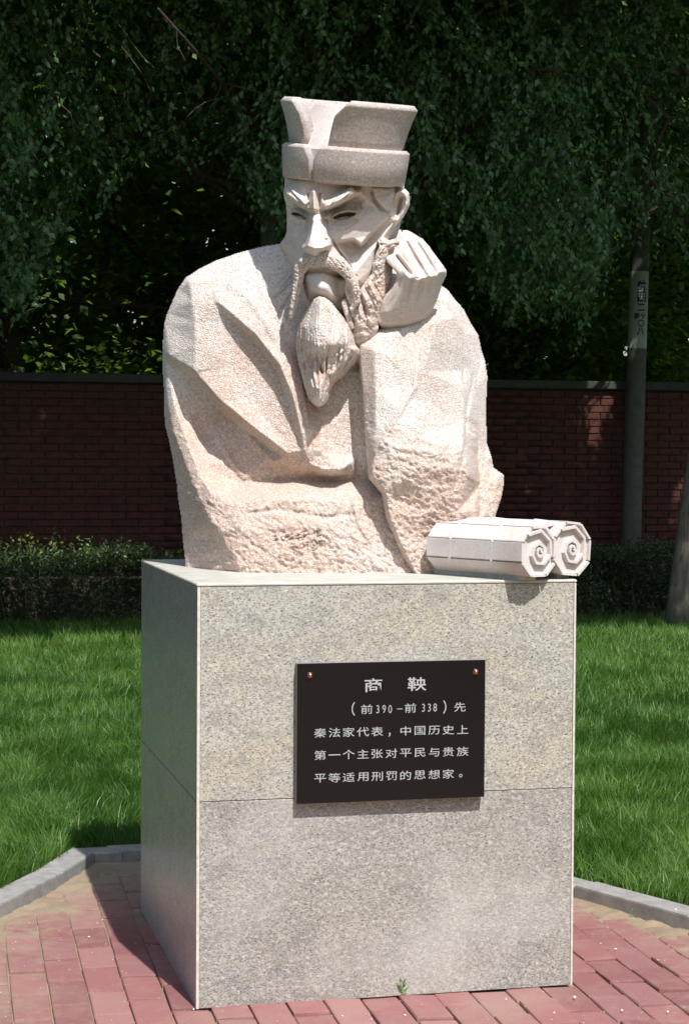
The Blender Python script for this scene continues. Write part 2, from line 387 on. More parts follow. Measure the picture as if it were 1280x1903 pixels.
# ------------------------------------------------------------------ ground
def mat_ground():
    mt, nt, b = new_mat('sandy_soil'); p = wpos(nt)
    n1 = noise(nt, 5, 6, 0.65, p); c = ramp(nt, n1.outputs[0], [(0.3, (0.23, 0.175, 0.115)), (0.7, (0.33, 0.26, 0.175))])
    n2 = noise(nt, 220, 3, 0.7, p); c = mixc(nt, ramp(nt, n2.outputs[0], [(0.5, (0, 0, 0)), (0.7, (.6,)*3)]), c, (0.16, 0.12, 0.09))
    L(nt, c, b.inputs['Base Color']); b.inputs['Roughness'].default_value = 0.95
    bump(nt, b, n2.outputs[0], 0.8, 0.003); return mt
def mat_paver():
    mt, nt, b = new_mat('red_paver'); p = wpos(nt)
    oi = N(nt, 'ShaderNodeObjectInfo')
    c = ramp(nt, oi.outputs['Random'], [(0.0, (0.21, 0.080, 0.082)), (0.35, (0.29, 0.115, 0.11)), (0.7, (0.25, 0.105, 0.11)), (1.0, (0.33, 0.155, 0.145))])
    n1 = noise(nt, 11, 5, 0.65, p); c = mixc(nt, ramp(nt, n1.outputs[0], [(0.48, (0, 0, 0)), (0.75, (.55,)*3)]), c, (0.33, 0.19, 0.16))
    n3 = noise(nt, 1.7, 3, 0.6, p); c = mixc(nt, ramp(nt, n3.outputs[0], [(0.5, (0, 0, 0)), (0.7, (.35,)*3)]), c, (0.33, 0.25, 0.18))
    n2 = noise(nt, 330, 2, 0.7, p); c = mixc(nt, ramp(nt, n2.outputs[0], [(0.56, (0, 0, 0)), (0.72, (.7,)*3)]), c, (0.40, 0.28, 0.26))
    n4 = noise(nt, 270, 2, 0.7, p); c = mixc(nt, ramp(nt, n4.outputs[0], [(0.60, (0, 0, 0)), (0.74, (.6,)*3)]), c, (0.12, 0.05, 0.05))
    # wind blown dust thickening away from the plinth
    vd = N(nt, 'ShaderNodeVectorMath', operation='DISTANCE'); L(nt, p, vd.inputs[0]); vd.inputs[1].default_value = (0.56, 0.30, 0)
    n5 = noise(nt, 16, 6, 0.75, p)
    ad = N(nt, 'ShaderNodeMath', operation='MULTIPLY_ADD'); L(nt, n5.outputs[0], ad.inputs[0]); ad.inputs[1].default_value = 1.6; L(nt, vd.outputs['Value'], ad.inputs[2])
    sc_ = N(nt, 'ShaderNodeMath', operation='MULTIPLY'); L(nt, ad.outputs[0], sc_.inputs[0]); sc_.inputs[1].default_value = 0.4
    c = mixc(nt, ramp(nt, sc_.outputs[0], [(0.70, (0, 0, 0)), (0.92, (.85,)*3)]), c, (0.31, 0.245, 0.17))
    L(nt, c, b.inputs['Base Color']); b.inputs['Roughness'].default_value = 0.85
    bump(nt, b, n2.outputs[0], 0.9, 0.0022); return mt
MAT['sand'] = mat_ground(); MAT['paver'] = mat_paver()
MAT['kerb'] = simple('grey_kerb_stone', (0.27, 0.26, 0.25), 0.85, var=0.25, scale=18, bmp=0.002, bscale=160)
MAT['lawn_soil'] = simple('dark_turf_soil', (0.035, 0.06, 0.016), 0.95, var=0.5, scale=9, bmp=0.01, bscale=50)
bm = bmesh.new(); vs = [bm.verts.new(q) for q in ((-90, -90, -.06), (90, -90, -.06), (90, 90, -.06), (-90, 90, -.06))]; bm.faces.new(vs)
o = bm_obj('ground', bm, MAT['lawn_soil']); tag(o, kind='structure')
KI = [(-2.3, -9.0), (-2.2, -2.4), (-1.30, -0.33), (-0.476, 1.137), (-0.228, 1.578), (-0.077, 1.907), (1.12, 1.907), (1.503, 1.001), (1.716, 0.497), (2.15, -0.55), (2.7, -2.4), (2.8, -9.0)]
def offset(pl_, d):
    out = []
    for i, p in enumerate(pl_):
        a = np.array(pl_[max(i-1, 0)]); b_ = np.array(p); c = np.array(pl_[min(i+1, len(pl_)-1)])
        n_ = []
        for u, v_ in ((a, b_), (b_, c)):
            t = v_-u
            if np.linalg.norm(t) > 1e-9:
                t = t/np.linalg.norm(t); n_.append(np.array([-t[1], t[0]]))
        m_ = sum(n_); m_ /= np.linalg.norm(m_)
        out.append(b_+m_*d/max(0.5, float(m_ @ n_[0])))
    return [tuple(q) for q in out]
KO = offset(KI, 0.105)
# sandy bed beneath and between the pavers, heaped a little along the kerb
ys_ = np.arange(-1.6, 1.93, 0.0175); xs_ = np.arange(-1.75, 2.55, 0.0175)
GX, GY = np.meshgrid(xs_, ys_)
dist = np.full(GX.shape, 9.0)
for i in range(len(KI)-1):
    a = np.array(KI[i]); b_ = np.array(KI[i+1]); t = b_-a; q = t @ t
    u = np.clip(((GX-a[0])*t[0]+(GY-a[1])*t[1])/q, 0, 1)
    dist = np.minimum(dist, np.hypot(GX-a[0]-u*t[0], GY-a[1]-u*t[1]))
rg = np.random.default_rng(5)
def vnoise(X, Y, cell, seed):
    r_ = np.random.default_rng(seed); U = (X-X.min())/cell; V_ = (Y-Y.min())/cell
    G = r_.random((int(V_.max())+3, int(U.max())+3)); iu = U.astype(int); iv = V_.astype(int); fu = U-iu; fv = V_-iv
    fu = fu*fu*(3-2*fu); fv = fv*fv*(3-2*fv)
    return (G[iv, iu]*(1-fu)+G[iv, iu+1]*fu)*(1-fv)+(G[iv+1, iu]*(1-fu)+G[iv+1, iu+1]*fu)*fv
nz = 0.35*vnoise(GX, GY, .16, 1)+.3*vnoise(GX, GY, .07, 2)+.35*vnoise(GX, GY, .03, 3)
GZ = -0.0085 - .004*np.clip((1.0-GY)*1.2, 0, 1) + 0.0155*np.clip(1.0-dist/0.17+(nz-.5)*2.6, 0, 1) + 0.004*np.clip(nz*2-1.0, 0, 1) + 0.0012*vnoise(GX, GY, .02, 8)
GZ = np.where((GX > -.3) & (GX < 1.4) & (GY > 1.0), GZ+.0, GZ)
V_ = np.stack([GX.ravel(), GY.ravel(), GZ.ravel()], 1); h_, w_ = GX.shape
ii = np.arange(h_*w_).reshape(h_, w_)
me = mesh_np('sand_bed', V_, np.stack([ii[:-1, :-1].ravel(), ii[:-1, 1:].ravel(), ii[1:, 1:].ravel(), ii[1:, :-1].ravel()], 1), smooth=True)
o = link_mesh('sand_bed', me, MAT['sand']); tag(o, kind='structure')
# brick paving
pav = empty('pavement', (0.5, 0.3, 0)); tag(pav, kind='structure')
bm = bmesh.new(); vs = [bm.verts.new(q) for q in ((-2.3, -9, -.03), (2.8, -9, -.03), (2.8, 1.93, -.03), (-2.3, 1.93, -.03))]; bm.faces.new(vs)
bm_obj('paving_base', bm, MAT['sand'], pav)
def paver_mesh(seed):
    r_ = random.Random(seed)
    bm = bmesh.new(); w, l, h = 0.1050, 0.2290, 0.05
    box(bm, -w/2, w/2, -l/2, l/2, -h, 0, bev=0.0)
    top = [e for e in bm.edges if all(v.co.z > -0.001 for v in e.verts)]
    bmesh.ops.bevel(bm, geom=top, offset=0.0060, segments=2, profile=0.6, affect='EDGES')
    for v in bm.verts: v.co += Vector((r_.uniform(-1, 1), r_.uniform(-1, 1), r_.uniform(-.3, .3)))*0.0011
    me = bpy.data.meshes.new('brick'); bm.to_mesh(me); bm.free(); me.materials.append(MAT['paver'])
    return me
PM = [paver_mesh(s) for s in range(8)]
rp = random.Random(11)
stuff = bmesh.new(); nb = 0
def point_in(x, y, poly):
    r = False; j = len(poly)-1
    for i in range(len(poly)):
        xi, yi = poly[i]; xj, yj = poly[j]
        if (yi > y) != (yj > y) and x < (xj-xi)*(y-yi)/(yj-yi)+xi: r = not r
        j = i
    return r
def project(P):
    v_ = np.asarray(P)-CAM_LOC; z = v_ @ FF
    return 640+FPX*(v_ @ RR)/z, 951.5-FPX*(v_ @ UU)/z
for c_ in range(-22, 25):
    xc = -0.0545+0.1093*(c_+0.5)
    for r_ in range(-10, 9):
        yc = 0.49+0.243*(r_+0.5)+(0.1215 if c_ % 2 else 0.0)
        x = xc+0.035*(yc-0.4)
        if not point_in(x, yc, KI) or yc > 1.90: continue
        if 0.06 < x < PW-0.06 and 0.13 < yc < PD-0.13: continue
        lo_ = (x+rp.uniform(-.0012, .0012), yc+rp.uniform(-.002, .002), rp.uniform(-.0045, .003))
        rot = (math.radians(rp.gauss(0, .7)), math.radians(rp.gauss(0, 1.1)), math.radians(-2.0+rp.gauss(0, .35)))
        px_, py_ = project(lo_)
        if -110 < px_ < 1390 and 1500 < py_ < 1990:
            if 0.02 < x < PW-0.02 and 0.06 < yc < PD+.05: continue
            o = bpy.data.objects.new('brick', PM[rp.randrange(8)]); COL.objects.link(o); o.parent = pav
            o.location = np.array(lo_)-np.array(pav.location[:]); o.rotation_euler = rot; nb += 1
        else:
            stuff.from_mesh(PM[0]) if False else box(stuff, x-.0525, x+.0525, yc-.119, yc+.119, -.03, lo_[2])
print('bricks', nb)
o = bm_obj('outer_bricks', stuff, MAT['paver'], pav); tag(o, kind='stuff')
# kerb stones
kb = empty('kerb', (0.5, 1.9, 0)); tag(kb, kind='structure')
def kerb_stone(a, b_, c, d, z=0.052):
    """a,b inner ends; c,d outer ends"""
    bm = bmesh.new()
    lo_ = [bm.verts.new((*q, -0.06)) for q in (a, b_, c, d)]
    mid = [bm.verts.new((*q, z-0.006)) for q in (a, b_, c, d)]
    ctr = np.mean([a, b_, c, d], axis=0)
    top = [bm.verts.new((*(np.array(q)+(ctr-np.array(q))/np.linalg.norm(ctr-np.array(q))*0.007), z)) for q in (a, b_, c, d)]
    for k in range(4):
        k2 = (k+1) % 4
        bm.faces.new((lo_[k], lo_[k2], mid[k2], mid[k])); bm.faces.new((mid[k], mid[k2], top[k2], top[k]))
    bm.faces.new(top); bm.faces.new(lo_[::-1]); bmesh.ops.recalc_face_normals(bm, faces=bm.faces)
    return bm_obj('kerb_stone', bm, MAT['kerb'], kb)
rk = random.Random(3)
splits = {2: [0, .28, .62, 1], 3: [0, 1], 4: [0, 1], 5: [0, .09, .5, 1], 6: [0, .45, 1], 7: [0, 1], 8: [0, .55, 1]}
for i in range(len(KI)-1):
    a, b_, c, d = [np.array(q) for q in (KI[i], KI[i+1], KO[i], KO[i+1])]
    n_ = max(1, round(np.linalg.norm(b_-a)/0.55)); ts = splits.get(i, list(np.linspace(0, 1, n_+1)))
    Lg = np.linalg.norm(b_-a)
    for t0, t1 in zip(ts[:-1], ts[1:]):
        g = 0.002/Lg; t0, t1 = t0+g, t1-g
        kerb_stone(a+(b_-a)*t0, a+(b_-a)*t1, c+(d-c)*t1, c+(d-c)*t0, 0.050+rk.uniform(-.003, .003))
# lawn sheet outside the kerb
bm = bmesh.new()
def quad_(*q): bm.faces.new([bm.verts.new((a, b_, 0.018)) for a, b_ in q])
KO[0] = (KO[0][0], -9.0); KO[-1] = (KO[-1][0], -9.0)
for i in range(5): quad_((-80, KO[i][1]), KO[i], KO[i+1], (-80, KO[i+1][1]))
for i in range(6, 11): quad_(KO[i], (80, KO[i][1]), (80, KO[i+1][1]), KO[i+1])
quad_((-80, KO[5][1]), (80, KO[6][1]), (80, 80), (-80, 80))
bmesh.ops.remove_doubles(bm, verts=bm.verts, dist=1e-5); bmesh.ops.recalc_face_normals(bm, faces=bm.faces)
o = bm_obj('lawn', bm, MAT['lawn_soil']); tag(o, kind='structure')
bm = bmesh.new(); vs = [bm.verts.new(q) for q in ((-80, -80, -.01), (80, -80, -.01), (80, -9.01, -.01), (-80, -9.01, -.01))]; bm.faces.new(vs)
o = bm_obj('plaza', bm, MAT['sand']); tag(o, kind='structure')

# ------------------------------------------------------------------ grass blades
def leaf_mat(name, cols, rough=0.5, trans=0.35, tcol=(0.16, 0.30, 0.03), spec=0.5):
    mt = bpy.data.materials.new(name); mt.use_nodes = True; nt = mt.node_tree; b = nt.nodes['Principled BSDF']
    at = N(nt, 'ShaderNodeAttribute'); at.attribute_name = 'tint'
    c = ramp(nt, at.outputs['Fac'], [(i/(len(cols)-1), q) for i, q in enumerate(cols)])
    L(nt, c, b.inputs['Base Color']); b.inputs['Roughness'].default_value = rough
    b.inputs['Specular IOR Level'].default_value = spec
    tr = N(nt, 'ShaderNodeBsdfTranslucent'); tr.inputs[0].default_value = (*tcol, 1)
    mx = N(nt, 'ShaderNodeMixShader'); mx.inputs[0].default_value = trans
    out = nt.nodes['Material Output']; L(nt, b.outputs[0], mx.inputs[1]); L(nt, tr.outputs[0], mx.inputs[2]); L(nt, mx.outputs[0], out.inputs[0])
    return mt
def add_tint(me, vals):
    a = me.attributes.new('tint', 'FLOAT', 'FACE'); a.data.foreach_set('value', np.asarray(vals, dtype=np.float32))
MAT['grass'] = leaf_mat('grass_blades', [(0.040, 0.102, 0.016), (0.074, 0.165, 0.026), (0.12, 0.22, 0.04), (0.20, 0.25, 0.08)], 0.45, 0.30, (0.13, 0.30, 0.02), 0.35)
rg = np.random.default_rng(21)
def blades(n, ZA, ZB, pxa, pxb, hmin, hmax, wid, seed, pw=1.0):
    rg = np.random.default_rng(seed)
    # sample uniform over the ground seen between two distances
    Z = np.sqrt(rg.uniform(0, 1, n)*(ZB**2-ZA**2)+ZA**2) if pw == 1 else ZA*(ZB/ZA)**rg.uniform(0, 1, n)
    px = rg.uniform(pxa, pxb, n)
    fh = FF[:2]/np.linalg.norm(FF[:2]); rh = RR[:2]/np.linalg.norm(RR[:2])
    X = CAM_LOC[0]+fh[0]*Z+rh[0]*(px-640)/FPX*Z; Y = CAM_LOC[1]+fh[1]*Z+rh[1]*(px-640)/FPX*Z
    ins = np.zeros(n, bool); P_ = KO+[(80, -9), (80, -90), (-80, -90), (-80, -9)]
    P_ = KO; j = len(P_)-1
    for i in range(len(P_)):
        xi, yi = P_[i]; xj, yj = P_[j]
        if yi != yj: ins ^= ((yi > Y) != (yj > Y)) & (X < (xj-xi)*(Y-yi)/(yj-yi)+xi)
        j = i
    ok = ~ins & (Y < 12.3) & (Y > -8)
    return X[ok], Y[ok], Z[ok]
def grass_mesh(X, Y, Z, hmin, hmax, wid, seed):
    rg = np.random.default_rng(seed); n = len(X)
    cl = vnoise(X, Y, .35, seed+1); cl2 = vnoise(X, Y, .09, seed+2); cl3 = vnoise(X, Y, 1.3, seed+3)
    ang = cl*8+cl2*4+rg.uniform(-1.6, 1.6, n)
    h = (hmin+(hmax-hmin)*rg.uniform(0, 1, n)**1.3)*(0.65+0.6*cl2+.2*cl)
    lean = rg.uniform(0.15, 1.0, n)*h*(0.55+.5*cl)
    w = wid*(Z/7.5)**0.6*rg.uniform(.6, 1.4, n)
    dx, dy = np.cos(ang), np.sin(ang)
    wa = rg.uniform(0, 6.28, n); wx, wy = np.cos(wa)*w/2, np.sin(wa)*w/2
    B = np.stack([X, Y, np.full(n, .016)], 1)
    Mm = B+np.stack([dx*lean*.35, dy*lean*.35, h*.58], 1)
    Tp = B+np.stack([dx*lean, dy*lean, h*(1-.25*(lean/np.maximum(h, 1e-4))**2)], 1)
    W_ = np.stack([wx, wy, np.zeros(n)], 1)
    V_ = np.stack([B-W_, B+W_, Mm+W_*.8, Mm-W_*.8, Tp], 1).reshape(-1, 3)
    k = np.arange(n)*5
    Q = np.stack([k, k+1, k+2, k+3], 1); T_ = np.stack([k+3, k+2, k+4], 1)
    me = mesh_np('grass', V_, [Q, T_])
    tint = np.clip(.15+.5*rg.uniform(0, 1, n)**1.4+.55*(cl3-.45)+.35*(cl-.5), 0, .85); tint = np.where(rg.uniform(0, 1, n) > .975, 1.0, tint)
    add_tint(me, np.concatenate([tint, tint]))
    return me
PA = blades(165000, 5.7, 9.6, -70, 1350, 0, 0, 0, 1)
PB = blades(140000, 9.6, 17.6, -90, 1370, 0, 0, 0, 2, pw=0)
PC = blades(60000, 7.5, 17.6, -2600, -90, 0, 0, 0, 3)
X = np.concatenate([PA[0], PB[0], PC[0]]); Y = np.concatenate([PA[1], PB[1], PC[1]]); Z = np.concatenate([PA[2], PB[2], PC[2]*1.6])
# the rest of the lawn, outside the picture or behind the plinth, a little thinner
rg = np.random.default_rng(31); n = 170000
XD = rg.uniform(-9, 11, n); YD = rg.uniform(-2.5, 11.4, n)
q = np.stack([XD, YD, np.full(n, .05)], 1)-CAM_LOC; zz = q @ FF; pxs = 640+FPX*(q @ RR)/zz
ins = np.zeros(n, bool); j = len(KO)-1
for i in range(len(KO)):
    xi, yi = KO[i]; xj, yj = KO[j]
    if yi != yj: ins ^= ((yi > YD) != (yj > YD)) & (XD < (xj-xi)*(YD-yi)/(yj-yi)+xi)
    j = i
ok = ~ins & ((pxs < -60) | (pxs > 1340) | ((pxs > 300) & (pxs < 1030)) | (zz < 5.8))
X = np.concatenate([X, XD[ok]]); Y = np.concatenate([Y, YD[ok]]); Z = np.concatenate([Z, np.full(int(ok.sum()), 22.0)])
q = np.stack([X, Y, np.full(len(X), .05)], 1)-CAM_LOC; zz = q @ FF; pxs = 640+FPX*(q @ RR)/zz
ok = ~((pxs > 300) & (pxs < 1030) & (Z < 21))
o = link_mesh('grass', grass_mesh(X[ok], Y[ok], Z[ok], .05, .115, .0040, 9), MAT['grass']); tag(o, 'long mown lawn grass growing round the paved square', kind='stuff')
# ------------------------------------------------------------------ the bust
D0 = 5.9
def P3(px, py, d):
    """world point at photo column/row and at distance D0+d in front of the camera (arrays welcome)"""
    px = np.asarray(px, float); py = np.asarray(py, float); d = np.asarray(d, float)
    ray = FF + ((px-640.0)/FPX)[..., None]*RR - ((py-951.5)/FPX)[..., None]*UU
    return CAM_LOC + ray*(D0+d)[..., None]
PXM = D0/FPX                                      # metres per photo pixel at the bust
class Relief:
    """one chiselled mass: a field of depths over a window, later closed into a solid with a rounded back"""
    def __init__(s, x0, x1, y0, y1, step):
        s.x0, s.y0, s.st = x0, y0, step
        s.xs = np.arange(x0, x1+step, step, dtype=float); s.ys = np.arange(y0, y1+step, step, dtype=float)
        s.X, s.Y = np.meshgrid(s.xs, s.ys)
        s.D = np.full(s.X.shape, np.inf)
    def planes(s, chains, blur=0.0, outline=None):
        pts, edges = [], []
        for ch in chains:
            b = len(pts); pts += [tuple(p) for p in ch]
            edges += [(b+i, b+i+1) for i in range(len(ch)-1)]
        if outline is not None:
            b = len(pts); pts += [tuple(p) for p in outline]; n = len(outline)
            edges += [(b+i, b+(i+1) % n) for i in range(n)]
        v, e, f, ov, oe, of = delaunay_2d_cdt([Vector(p[:2]) for p in pts], edges, [], 0, 0.01)
        dep = []
        for k, vv in enumerate(v):
            if ov[k]: dep.append(pts[ov[k][0]][2])
            else:                                  # crossing of two chains: nearest given points
                ws = sorted(((vv.x-p[0])**2+(vv.y-p[1])**2, p[2]) for p in pts)[:3]
                dep.append(sum(w[1]/(w[0]+1) for w in ws)/sum(1/(w[0]+1) for w in ws))
        T = np.full(s.X.shape, np.inf)
        for tri in f:
            for j in range(1, len(tri)-1):
                a, b_, c = tri[0], tri[j], tri[j+1]
                A, B, C_ = v[a], v[b_], v[c]
                den = (B.y-C_.y)*(A.x-C_.x)+(C_.x-B.x)*(A.y-C_.y)
                if abs(den) < 1e-9: continue
                i0 = max(int(math.floor((min(A.x, B.x, C_.x)-s.x0)/s.st)), 0); i1 = min(int(math.ceil((max(A.x, B.x, C_.x)-s.x0)/s.st))+1, len(s.xs))
                j0 = max(int(math.floor((min(A.y, B.y, C_.y)-s.y0)/s.st)), 0); j1 = min(int(math.ceil((max(A.y, B.y, C_.y)-s.y0)/s.st))+1, len(s.ys))
                if i1 <= i0 or j1 <= j0: continue
                x = s.X[j0:j1, i0:i1]; y = s.Y[j0:j1, i0:i1]
                l1 = ((B.y-C_.y)*(x-C_.x)+(C_.x-B.x)*(y-C_.y))/den
                l2 = ((C_.y-A.y)*(x-C_.x)+(A.x-C_.x)*(y-C_.y))/den
                l3 = 1-l1-l2
                ok = (l1 >= -1e-6) & (l2 >= -1e-6) & (l3 >= -1e-6)
                T[j0:j1, i0:i1][ok] = (l1*dep[a]+l2*dep[b_]+l3*dep[c])[ok]
        if outline is not None: T[~s.inside(outline)] = np.inf
        s.D = T
        if blur: s.blur(blur)
    def inside(s, poly):
        r = np.zeros(s.X.shape, bool); n = len(poly); j = n-1
        for i in range(n):
            xi, yi, xj, yj = poly[i][0], poly[i][1], poly[j][0], poly[j][1]
            if yi != yj:
                c = ((yi > s.Y) != (yj > s.Y)) & (s.X < (xj-xi)*(s.Y-yi)/(yj-yi)+xi)
                r ^= c
            j = i
        return r
    def blur(s, sig, where=None):
        k = sig/s.st; R_ = int(3*k)+1
        g = np.exp(-0.5*(np.arange(-R_, R_+1)/k)**2); g /= g.sum()
        fin = np.isfinite(s.D); A = np.where(fin, s.D, 0.0); Wt = fin.astype(float)
        def conv(M):
            M = np.pad(M, R_)
            M = sum(g[i]*M[:, i:M.shape[1]-2*R_+i] for i in range(2*R_+1))
            return sum(g[i]*M[i:M.shape[0]-2*R_+i, :] for i in range(2*R_+1))
        a, w = conv(A), conv(Wt)
        new = np.where(fin, a/np.maximum(w, 1e-9), np.inf)
        s.D = new if where is None else np.where(where & fin, new, s.D)
    def seg(s, pl):
        """distance to polyline, parameter 0..1 along it, interpolated third value, side"""
        best = np.full(s.X.shape, 1e9); par = np.zeros(s.X.shape); val = np.zeros(s.X.shape)
        Ls = [math.hypot(pl[i+1][0]-pl[i][0], pl[i+1][1]-pl[i][1]) for i in range(len(pl)-1)]; tot = sum(Ls); acc = 0
        for i in range(len(pl)-1):
            ax, ay, bx, by = pl[i][0], pl[i][1], pl[i+1][0], pl[i+1][1]
            dx, dy = bx-ax, by-ay; q = dx*dx+dy*dy+1e-9
            t = np.clip(((s.X-ax)*dx+(s.Y-ay)*dy)/q, 0, 1)
            ds = np.hypot(s.X-ax-t*dx, s.Y-ay-t*dy)
            m_ = ds < best
            best[m_] = ds[m_]; par[m_] = ((acc+t*Ls[i])/tot)[m_]
            if len(pl[0]) > 2: val[m_] = (pl[i][2]+t*(pl[i+1][2]-pl[i][2]))[m_]
            acc += Ls[i]
        return best, par, val
    def ridge(s, pl, w, h, taper=(0, 0), sharp=False):
        """raise (h>0, metres) or cut (h<0) a ridge of half width w pixels along a line"""
        ds, t, _ = s.seg(pl)
        k = np.ones_like(t)
        if taper[0]: k *= np.clip(t/taper[0], 0, 1)
        if taper[1]: k *= np.clip((1-t)/taper[1], 0, 1)
        prof = np.clip(1-ds/(w*np.maximum(k, .25)), 0, 1) if sharp else np.exp(-(ds/(w*0.6))**2)
        s.D = s.D - h*np.sqrt(k)*prof
    def rod(s, pl, r0, r1, flat=1.0):
        """lay a round bar along (x,y,depth of its axis); radii in pixels"""
        ds, t, v = s.seg(pl); r = r0+(r1-r0)*t
        z = v - np.sqrt(np.clip(r*r-ds*ds, 0, None))*PXM*flat
        s.D = np.where(ds < r, np.minimum(s.D, z), s.D)
    def fill(s, poly, off, soft=2.0):
        """move everything inside a polygon by off metres (negative is towards the camera)"""
        m_ = s.inside(poly).astype(float)
        k = max(1, int(soft/s.st))
        for _ in range(k):
            q = np.pad(m_, 1, mode='edge'); m_ = (q[1:-1, 1:-1]*4+q[:-2, 1:-1]+q[2:, 1:-1]+q[1:-1, :-2]+q[1:-1, 2:])/8
        s.D = s.D + off*m_
    def rough(s, cell, amp, seed, where=None, aniso=(1, 1), ang=0):
        rg = np.random.default_rng(seed)
        h, w = s.X.shape; c = cell/s.st
        ca, sa = math.cos(ang), math.sin(ang)
        U = (s.X*ca+s.Y*sa)/(cell*aniso[0]); V_ = (-s.X*sa+s.Y*ca)/(cell*aniso[1])
        U -= U.min(); V_ -= V_.min()
        G = rg.random((int(V_.max())+3, int(U.max())+3))
        iu = U.astype(int); iv = V_.astype(int); fu = U-iu; fv = V_-iv
        fu = fu*fu*(3-2*fu); fv = fv*fv*(3-2*fv)
        n_ = (G[iv, iu]*(1-fu)+G[iv, iu+1]*fu)*(1-fv)+(G[iv+1, iu]*(1-fu)+G[iv+1, iu+1]*fu)*fv
        n_ = (n_-0.5)*amp
        s.D = s.D + (n_ if where is None else n_*where)
    def edge_dist(s, n):
        fin = np.isfinite(s.D); E = np.where(fin, 1e6, 0.0)
        for _ in range(n):
            q = np.pad(E, 1, constant_values=0.0)
            E2 = np.minimum.reduce([q[1:-1, 1:-1], q[:-2, 1:-1]+1, q[2:, 1:-1]+1, q[1:-1, :-2]+1, q[1:-1, 2:]+1, q[:-2, :-2]+1.414, q[2:, 2:]+1.414, q[:-2, 2:]+1.414, q[2:, :-2]+1.414])
            if (E2 == E).all(): break
            E = E2
        return np.where(fin, E, 0)*s.st
    def build(s, name, mat, parent, back=0.3, bulge=0.25, rnd=6.0, min_th=0.02):
        fin = np.isfinite(s.D)
        E = s.edge_dist(int(200/s.st)+1)
        rr = rnd
        e = np.clip(E, 0, rr)
        Df = s.D + np.where(fin, (rr-np.sqrt(np.clip(rr*rr-(rr-e)**2, 0, None)))*PXM, 0)
        Rb = 200.0
        Tb = bulge*np.sqrt(np.clip(1-(1-np.clip(E, 0, Rb)/Rb)**2, 0, 1))
        Db = np.maximum(Df+min_th, back+Tb)
        h, w = s.X.shape
        quad = fin[:-1, :-1] & fin[1:, :-1] & fin[:-1, 1:] & fin[1:, 1:]
        idx = np.full(s.X.shape, -1); used = np.zeros_like(fin)
        used[:-1, :-1] |= quad; used[1:, :-1] |= quad; used[:-1, 1:] |= quad; used[1:, 1:] |= quad
        n = int(used.sum()); idx[used] = np.arange(n)
        Vf = P3(s.X[used], s.Y[used], Df[used]); Vb = P3(s.X[used], s.Y[used], Db[used])
        a, b_, c, d = idx[:-1, :-1][quad], idx[:-1, 1:][quad], idx[1:, 1:][quad], idx[1:, :-1][quad]
        Fq = np.stack([a, d, c, b_], 1); Bq = np.stack([a, b_, c, d], 1)+n
        qp = np.pad(quad, 1)
        walls = []
        for (dy, dx, p, q) in ((-1, 0, (0, 0), (0, 1)), (1, 0, (1, 1), (1, 0)), (0, -1, (1, 0), (0, 0)), (0, 1, (0, 1), (1, 1))):
            nb = qp[1+dy:1+dy+h-1, 1+dx:1+dx+w-1]
            ed = quad & ~nb
            jj, ii = np.nonzero(ed)
            A = idx[jj+p[0], ii+p[1]]; B = idx[jj+q[0], ii+q[1]]
            walls.append(np.stack([A, B, B+n, A+n], 1))
        me = mesh_np(name, np.vstack([Vf, Vb]), np.vstack([Fq, Bq]+walls), smooth=True)
        return link_mesh(name, me, mat, parent)

def at_z(px, py, z=1.2):
    ray = FF + ((px-640.0)/FPX)*RR - ((py-951.5)/FPX)*UU
    t = (z-CAM_LOC[2])/ray[2]
    return t-D0

bust = empty('marble_bust', (0.55, 0.75, 1.2))
tag(bust, 'pink marble bust of a bearded man in a tall hat, cheek on his hand', 'statue')

# ---- robe: torso, right upper arm and the forearm lying across the front
T = Relief(292, 948, 425, 1092, 1.5)
outl = [(535,436,.17),(520,452,.17),(480,459,.19),(440,470,.20),(400,484,.21),(370,499,.21),(345,515,.21),(331,535,.22),(322,555,.22),(311,580,.23),(305,600,.23),(301,650,.24),(302,690,.24),(304,720,.24),(305,760,.24),(306,790,.24),(314,820,.22),(320,850,.21),(328,900,.19),(331,930,.18),(336,960,.17),(339,1000,.16),(344,1045,.14),(344,1088,.12),
        (460,1090,-.10),(700,1090,-.12),(835,1090,-.08),(912,1088,.02),(916,1000,.05),(922,955,.06),(932,925,.08),(937,895,.11),(936,882,.12),(917,868,.15),(914,850,.15),(905,824,.18),(903,760,.20),(906,700,.22),(902,672,.23),(895,650,.24),(889,622,.24),(875,600,.24),(861,573,.24),(845,555,.24),(832,538,.24),(818,528,.23),(790,480,.22),(745,426,.20)]
